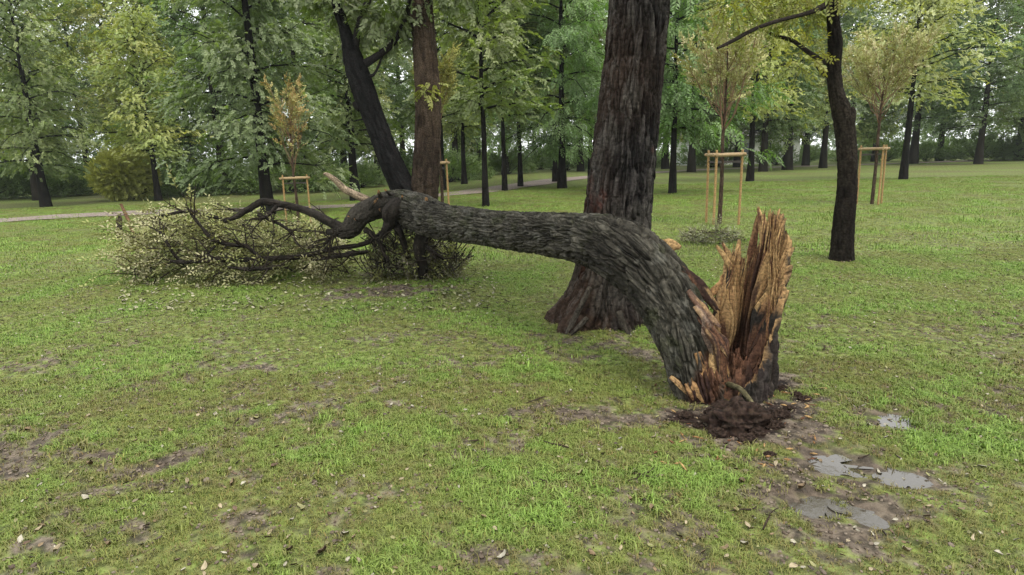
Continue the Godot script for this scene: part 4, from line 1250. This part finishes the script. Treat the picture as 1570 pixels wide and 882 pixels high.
	# broken wood at the hinge
	for s in [[[1070, 540, 3.86, 5], [1078, 562, 3.84, 7], [1083, 585, 3.83, 7], [1090, 604, 3.83, 3]], [[1084, 560, 3.9, 6], [1093, 580, 3.88, 6], [1100, 606, 3.86, 3]], [[1060, 580, 3.84, 4], [1066, 594, 3.81, 7], [1073, 606, 3.80, 5], [1078, 616, 3.79, 1.5]], [[1052, 588, 3.83, 3], [1058, 600, 3.81, 5], [1062, 612, 3.8, 1.5]], [[1076, 572, 3.84, 3], [1080, 592, 3.81, 5], [1090, 612, 3.8, 1.5]], [[1095, 520, 3.88, 4], [1092, 550, 3.85, 6], [1096, 585, 3.84, 5], [1104, 606, 3.83, 1.5]], [[1108, 548, 3.95, 4], [1112, 575, 3.92, 5], [1113, 608, 3.9, 2]], [[1028, 578, 3.9, 3], [1040, 588, 3.86, 5], [1052, 602, 3.85, 3]], [[1002, 384, 4.55, 8], [1018, 378, 4.55, 10], [1034, 377, 4.55, 8], [1043, 380, 4.55, 3]], [[1088, 452, 4.12, 6], [1101, 440, 4.12, 5], [1108, 422, 4.12, 2]], [[1040, 410, 4.22, 6], [1064, 428, 4.15, 8], [1085, 455, 4.1, 8], [1100, 478, 4.08, 4]]]:
		splinter("splinter", t, foot, s, 0.5, [TAN, PALE, TAN * 1.1][rng.randi() % 3] if s[0][0] != 1040 else ROT, 0.6)
	for q2 in [[[1072, 486, 3.92, 4], [1082, 496, 3.87, 7], [1095, 508, 3.84, 6], [1107, 526, 3.83, 8], [1115, 545, 3.82, 2]], [[1066, 470, 3.92, 4], [1078, 488, 3.86, 7], [1086, 512, 3.85, 8], [1092, 545, 3.85, 2]], [[1080, 500, 3.85, 4], [1094, 520, 3.82, 5], [1100, 545, 3.82, 5], [1102, 570, 3.83, 1.5]], [[1056, 445, 4.02, 3], [1075, 470, 3.93, 6], [1092, 492, 3.88, 5], [1104, 500, 3.86, 1.5]]]:
		splinter("torn_strip", t, foot, q2, 0.45, [Color(0.16, 0.098, 0.07), ROT * 1.6, RUST, Color(0.2, 0.14, 0.105)][rng.randi() % 4], 0.9)
	bough("torn_flap", t, foot, [[1098, 540, 3.95, 10], [1102, 565, 3.92, 14], [1104, 590, 3.9, 14], [1105, 612, 3.88, 8]], 30, 60, 0.010, 0.02, RUST * 0.7, wood_mat)
	# twigs and leaves of the crown lying on the grass
	var tops := [[60, 378], [90, 355], [130, 345], [180, 355], [215, 350], [245, 325], [280, 300], [330, 294], [365, 305], [400, 318], [440, 328], [480, 332], [520, 350], [548, 372]]
	var w := Heap.new()
	var sp := []
	var ti := []
	var tint := [Color(0.29, 0.305, 0.12), Color(0.33, 0.335, 0.165), Color(0.245, 0.275, 0.105), Color(0.37, 0.36, 0.205)]
	for s in side_twigs:                 # forked twigs along every branch
		var bp := pixel_log(s)
		var bl := curve_through(moved(bp[0], foot), 24)
		for k in 9:
			var i := rng.randi_range(2, 22)
			var a: Vector3 = bl[i]
			var run: Vector3 = (bl[i + 1] - bl[i]).normalized()
			var d := (run * 0.7 + ball() * 1.1 + Vector3.UP * 0.15).normalized()
			var length := rng.randf_range(0.15, 0.5)
			var mid := a + d * length * 0.5 + ball() * 0.05
			var end := a + d * length + ball() * 0.08
			for e in [mid, end]: e.y = maxf(e.y, 0.02)
			w.limb([a, mid, end], [0.011, 0.008, 0.003], 5, Color(0.04, 0.033, 0.027))
			var fork_end := mid + (d + ball() * 0.9).normalized() * length * 0.45
			w.limb([mid, mid.lerp(fork_end, 0.5) + ball() * 0.02, fork_end], [0.007, 0.005, 0.002], 4, Color(0.04, 0.033, 0.027))
	for k in 740:
		var px := rng.randf_range(215, 548)
		var zd := rng.randf_range(8.15, 10.4)
		var g := stand(px, zd)
		var top := at(px, table(tops, px), 9.2).y - g.y
		top = maxf(0.12, top * (1.0 - 0.5 * pow((zd - 9.2) / 1.4, 2.0)))
		var a := g + Vector3.UP * (0.04 + 0.85 * top * pow(rng.randf(), 0.9)) - foot
		if noise_b.get_noise_3d(a.x * 70.0, a.y * 70.0, a.z * 70.0) < -0.12: continue
		var d := (Vector3(-0.7, rng.randf_range(-0.25, 0.6), rng.randf_range(-0.5, 0.5)) + ball() * 0.7).normalized()
		var length := rng.randf_range(0.3, 0.65)
		var pts := []
		for j in 5:
			var f := j / 4.0
			var e := a + d * length * f - Vector3.UP * 0.22 * length * f * f + ball() * 0.02
			e.y = maxf(e.y, 0.03 - foot.y + height(e.x + foot.x, e.z + foot.z))
			pts.append(e)
		w.limb(pts, [0.009, 0.007, 0.0055, 0.004, 0.002], 4, Color(0.045, 0.037, 0.03))
		var base: Color = tint[clampi(int(2.0 + 5.0 * noise_a.get_noise_3d(a.x * 90.0, a.y * 90.0, a.z * 90.0) + rng.randf_range(-1, 1)), 0, 3)]
		for j in 6:
			var c: Vector3 = pts[1 + (j % 4)].lerp(pts[j % 4], rng.randf())
			sp.append(aim(c, d + ball() * 0.75 + Vector3.DOWN * 0.25, Vector3.UP + ball() * 0.9, rng.randf_range(0.55, 1.0)))
			ti.append(base * rng.randf_range(0.75, 1.2))
	for k in 520:                      # dark brush under the fork
		var px := rng.randf_range(570, 705)
		var zd := rng.randf_range(7.95, 8.7)
		var g := stand(px, zd)
		var top := at(px, table([[570, 385], [600, 352], [640, 350], [690, 368], [705, 392]], px), zd).y - g.y
		var c := g + Vector3.UP * (0.02 + rng.randf() * maxf(0.05, top))
		sp.append(aim(c - foot, ball() + Vector3.DOWN * 0.3, Vector3.UP + ball() * 1.2, rng.randf_range(0.6, 1.0)))
		ti.append([Color(0.20, 0.215, 0.075), Color(0.12, 0.12, 0.07), Color(0.17, 0.155, 0.11)][rng.randi() % 3] * rng.randf_range(0.8, 1.2))
		if k % 2 == 0:
			var a := c - foot
			var b := a + Vector3(rng.randf_range(-0.25, 0.25), rng.randf_range(0.05, 0.3), rng.randf_range(-0.15, 0.15))
			w.limb([b, a.lerp(b, 0.5) + ball() * 0.04, a], [0.009, 0.006, 0.003], 4, Color(0.035, 0.03, 0.026))
	tag(part("twigs", w.mesh(), bark, t), "", "", "", "stuff")
	scatter("foliage", sprays.willow, leaf_mats.pale, t, sp, ti)

# ---------------------------------------------------------------- small things
func lump(rx: float, ry: float, rz: float, seed_no: float, rough: float, c0: Color, c1: Color) -> ArrayMesh:
	var p := PackedVector3Array()
	var c := PackedColorArray()
	for j in 31:
		for i in 49:
			var a := -TAU * (i % 48) / 48.0
			var b := PI * j / 30.0 - PI / 2
			var d := Vector3(cos(a) * cos(b), sin(b), sin(a) * cos(b))
			var n := noise_b.get_noise_3d(d.x * 55.0 + seed_no, d.y * 55.0, d.z * 55.0)
			var n2 := noise_b.get_noise_3d(d.x * 180.0 + seed_no, d.y * 180.0, d.z * 180.0)
			var k := 1.0 + rough * (n * 1.2 + 0.5 * n2)
			p.append(Vector3(d.x * rx, d.y * ry, d.z * rz) * k)
			c.append(blend(c0, c1, 0.5 + 1.5 * n2))
	return grid(p, c, 48, 30)

func build_details() -> void:
	var soil := coat(0.9, 4.0, 1.0, Color(0, 0, 0), 0.2)
	var c0 := Color(0.020, 0.014, 0.011)
	var c1 := Color(0.062, 0.042, 0.032)
	var big := on_ground(1128, 655)
	tag(part("soil_clod", lump(0.17, 0.10, 0.12, 3.0, 0.5, c0, c1), soil, self, big + Vector3(0, 0.045, 0)), "large dark clod of torn up earth at the foot of the stump", "soil clod")
	for q in [[1160, 668, 0.05], [1100, 668, 0.055], [1194, 640, 0.065], [1188, 655, 0.05], [1234, 614, 0.04], [1210, 628, 0.035], [1180, 700, 0.035], [1052, 640, 0.045], [1072, 655, 0.035], [1200, 600, 0.05], [1222, 606, 0.03], [1092, 634, 0.05], [1150, 630, 0.07], [1108, 628, 0.07], [1128, 632, 0.08], [1085, 645, 0.05], [1145, 676, 0.05], [1170, 650, 0.06]]:
		var g := on_ground(q[0], q[1])
		tag(part("soil_clod", lump(q[2], q[2] * 0.6, q[2] * 0.8, q[0], 0.4, c0, c1), soil, self, g + Vector3(0, q[2] * 0.15, 0)), "small dark clod of earth scattered round the stump", "soil clod", "small clods round the stump")
	# root lying across the clod
	var rt := thing("torn_root", "thin mossy root running from the stump across the clod", "root", on_ground(1158, 642))
	var a0 := rt.position
	var s0 := on_ground(1120, 610)
	var pts := [s0 + Vector3(-0.04, 0.10, 0.0) - a0, s0.lerp(a0, 0.35) + Vector3(0, 0.11, 0) - a0, s0.lerp(a0, 0.7) + Vector3(0.015, 0.075, 0) - a0, Vector3(0.02, 0.01, 0.02)]
	part("root", log_mesh(pts, [0.02, 0.017, 0.015, 0.009], 14, 50, 0.003, 0.015, 4.0, 0.1, func(_t, _s, _v, _p, tone, _r): return Color(0.13, 0.115, 0.065) * (1.0 + 0.4 * tone)), leaf_mats.bark, rt)

	# fallen leaves, twigs and chips
	var shapes := []
	for v in 5:                                   # curled leaves, 1 m long, scaled down when placed
		var leaf := Heap.new()
		for k in 6:
			var y := -0.5 + k * 0.2
			var wd: float = [0.03, 0.20, 0.30, 0.27, 0.15, 0.01][k] * rng.randf_range(0.7, 1.25)
			for s in [-1.0, -0.5, 0.0, 0.5, 1.0]:
				leaf.p.append(Vector3(s * wd + rng.randf_range(-0.03, 0.03), (0.25 if v != 2 else -0.2) * s * s * (0.5 + 0.3 * v) + 0.3 * y * y * (v - 1) + rng.randf_range(-0.05, 0.05), y + rng.randf_range(-0.04, 0.04)))
				leaf.n.append(Vector3.UP)
				leaf.c.append(Color.WHITE * rng.randf_range(0.7, 1.05) if s != 0.0 else Color.WHITE)
		for k in 5:
			for s in 4:
				var b := k * 5 + s
				leaf.idx.append_array([b, b + 1, b + 5, b + 1, b + 6, b + 5])
		shapes.append(leaf.mesh())
	var dry := [Color(0.33, 0.27, 0.17), Color(0.22, 0.155, 0.085), Color(0.38, 0.35, 0.27), Color(0.13, 0.08, 0.05), Color(0.27, 0.26, 0.11), Color(0.08, 0.058, 0.042)]
	var mats := []
	for c in dry:
		var m := StandardMaterial3D.new()
		m.albedo_color = lin(c.r, c.g, c.b)
		m.vertex_color_use_as_albedo = true
		m.roughness = 0.6
		m.cull_mode = BaseMaterial3D.CULL_DISABLED
		mats.append(m)
	var names := ["tan fallen leaf lying in the grass", "brown fallen leaf lying in the grass", "whitish fallen leaf lying in the grass", "dark brown fallen leaf lying in the grass", "olive fallen leaf lying in the grass"]
	var seen := [[443, 828, 0], [757, 838, 2], [898, 714, 2], [395, 877, 0], [455, 563, 3], [400, 565, 1], [1345, 730, 2], [1300, 835, 0], [1130, 790, 4], [700, 660, 0], [330, 640, 2], [290, 745, 0], [560, 790, 4], [620, 590, 2], [1190, 715, 0]]
	while seen.size() < 90:
		seen.append([rng.randf_range(20, 1550), lerpf(560, 880, sqrt(rng.randf())), rng.randi() % 5])
	for q in seen:
		var g := on_ground(q[0], q[1])
		var o := part("fallen_leaf", shapes[rng.randi() % 5], mats[q[2]], self, g + Vector3.UP * 0.016)
		var s := rng.randf_range(0.022, 0.048)
		o.basis = Basis.from_euler(Vector3(rng.randf_range(-0.5, 0.5), rng.randf() * TAU, rng.randf_range(-0.5, 0.5))).scaled(Vector3.ONE * s)
		o.scale.x *= rng.randf_range(0.6, 1.2)
		tag(o, names[q[2]], "leaf", "fallen leaves on the lawn")
	var sp := []
	var ti := []
	for k in 13000:
		var zd := sqrt(lerpf(3.0, 130.0, rng.randf()))
		var x := rng.randf_range(-1, 1) * (zd * 0.9 + 0.3)
		var s := rng.randf_range(0.012, 0.030)
		var b := Basis.from_euler(Vector3(rng.randf_range(-0.6, 0.6), rng.randf() * TAU, rng.randf_range(-0.6, 0.6))).scaled(Vector3.ONE * s)
		sp.append(Transform3D(b, Vector3(x, height(x, -zd) + 0.012, -zd)))
		ti.append(dry[rng.randi() % 6] * rng.randf_range(0.7, 1.2))
	for k in 900:                                  # more of it round the fallen crown
		var g := on_ground(rng.randf_range(180, 760), rng.randf_range(400, 480))
		var b := Basis.from_euler(Vector3(rng.randf_range(-0.6, 0.6), rng.randf() * TAU, rng.randf_range(-0.6, 0.6))).scaled(Vector3.ONE * rng.randf_range(0.03, 0.06))
		sp.append(Transform3D(b, g + Vector3.UP * 0.02))
		ti.append([Color(0.36, 0.34, 0.22), Color(0.28, 0.28, 0.13)][rng.randi() % 2] * rng.randf_range(0.7, 1.2))
	var lm := coat(0.6)
	tag(scatter("leaf_litter", shapes[1], lm, self, sp, ti), "small bits of dry leaf littering the lawn", "litter", "", "stuff")
	var crumb := SphereMesh.new()
	crumb.radius = 1.0; crumb.height = 1.5; crumb.radial_segments = 6; crumb.rings = 3
	sp = []
	ti = []
	for k in 60000:
		var zd := sqrt(lerpf(3.0, 75.0, rng.randf()))
		var x := rng.randf_range(-1, 1) * (zd * 0.9 + 0.3)
		if soil_share(x, -zd) < 0.36: continue
		var wet := false
		for q in hollows:
			if Vector2(x - q[0], -zd - q[1]).length() < q[2]: wet = true
		if wet: continue
		var s := rng.randf_range(0.003, 0.010) * (1.6 if rng.randf() < 0.06 else 1.0)
		var b := Basis.from_euler(Vector3(rng.randf() * 6.0, rng.randf() * 6.0, 0)).scaled(Vector3(s, s * 0.7, s * rng.randf_range(0.7, 1.5)))
		sp.append(Transform3D(b, Vector3(x, height(x, -zd) + s * 0.3, -zd)))
		ti.append(Color(0.07, 0.052, 0.038).lerp(Color(0.19, 0.155, 0.12), rng.randf()))
	tag(scatter("soil_crumbs", crumb, coat(0.9, 0.0, 0.0, Color(0, 0, 0), 0.25), self, sp, ti), "loose crumbs of earth on the bare patches", "soil", "", "stuff")
	for k in 26:
		var g := on_ground(rng.randf_range(200, 1370), rng.randf_range(430, 800))
		var l := rng.randf_range(0.06, 0.2)
		var d := Vector3(rng.randf_range(-1, 1), 0, rng.randf_range(-0.6, 0.6)).normalized() * l
		var h := Heap.new()
		var tw := []
		for j in 5: tw.append(d * (j / 4.0 - 0.5) + ball() * l * 0.06 * Vector3(1, 0.4, 1))
		h.limb(tw, [0.004, 0.005, 0.004, 0.003, 0.002], 6, Color(0.06, 0.045, 0.033))
		tag(part("fallen_twig", h.mesh(), leaf_mats.bark, self, g + Vector3.UP * 0.014), "short dark twig lying in the grass", "twig", "fallen twigs on the lawn")
	for k in 60:
		var g := on_ground(rng.randf_range(1000, 1270), rng.randf_range(590, 720))
		var h := Heap.new()
		var d := ball() * Vector3(1, 0.15, 1)
		d = d.normalized() * rng.randf_range(0.012, 0.035)
		h.limb([-d, Vector3.ZERO, d], [0.002, rng.randf_range(0.004, 0.008), 0.002], 5, [PALE, TAN, RUST][rng.randi() % 3])
		tag(part("wood_chip", h.mesh(), leaf_mats.bark, self, g + Vector3.UP * 0.014), "splintered wood chip lying by the stump", "wood chip", "wood chips round the stump")
	# loose brush at the foot of the staked sapling
	var bp := on_ground(1092, 372)
	var br := thing("brush_pile", "low heap of pale leafy twigs on the lawn behind the stump", "brush", bp)
	var w := Heap.new()
	sp = []
	ti = []
	for k in 210:
		var o := ball() * Vector3(0.62, 0.1, 0.35)
		o.y = absf(o.y) + 0.02 + maxf(0.0, 0.22 - o.length() * 0.3) * rng.randf()
		o.y += height(bp.x + o.x, bp.z + o.z) - bp.y
		sp.append(aim(o, ball(), Vector3.UP + ball(), rng.randf_range(0.5, 0.8)))
		ti.append([Color(0.30, 0.31, 0.20), Color(0.24, 0.26, 0.12), Color(0.20, 0.19, 0.13)][rng.randi() % 3] * rng.randf_range(0.8, 1.2))
		if k % 4 == 0: w.limb([o, o + ball() * 0.12 * Vector3(1, 0.3, 1), o + ball() * 0.25 * Vector3(1, 0.2, 1)], [0.006, 0.005, 0.003], 4, Color(0.06, 0.05, 0.04))
	tag(part("twigs", w.mesh(), leaf_mats.bark, br), "", "", "", "stuff")
	scatter("foliage", sprays.willow, leaf_mats.pale, br, sp, ti)
	# a short post and a leaning stick beyond the fallen crown
	var po := on_ground(184, 366)
	var pt := thing("short_post", "short dark post standing beside the fallen crown", "post", po)
	var pz := -po.z
	bough("shaft", pt, po, [[184, 372, pz, 4.5], [183, 350, pz, 4.5], [182, 334, pz, 4], [182, 333, pz, 1]], 16, 40, 0.003, 0.02, Color(0.055, 0.045, 0.032), leaf_mats.bark)
	var lo := on_ground(204, 358)
	var lt := thing("leaning_stick", "thin reddish stick leaning against the short post", "stick", lo)
	bough("shaft", lt, lo, [[205, 361, -lo.z, 2.5], [196, 337, -lo.z + 0.1, 2.5], [185, 313, -lo.z + 0.2, 2]], 10, 30, 0.001, 0.02, Color(0.17, 0.10, 0.06), leaf_mats.bark)
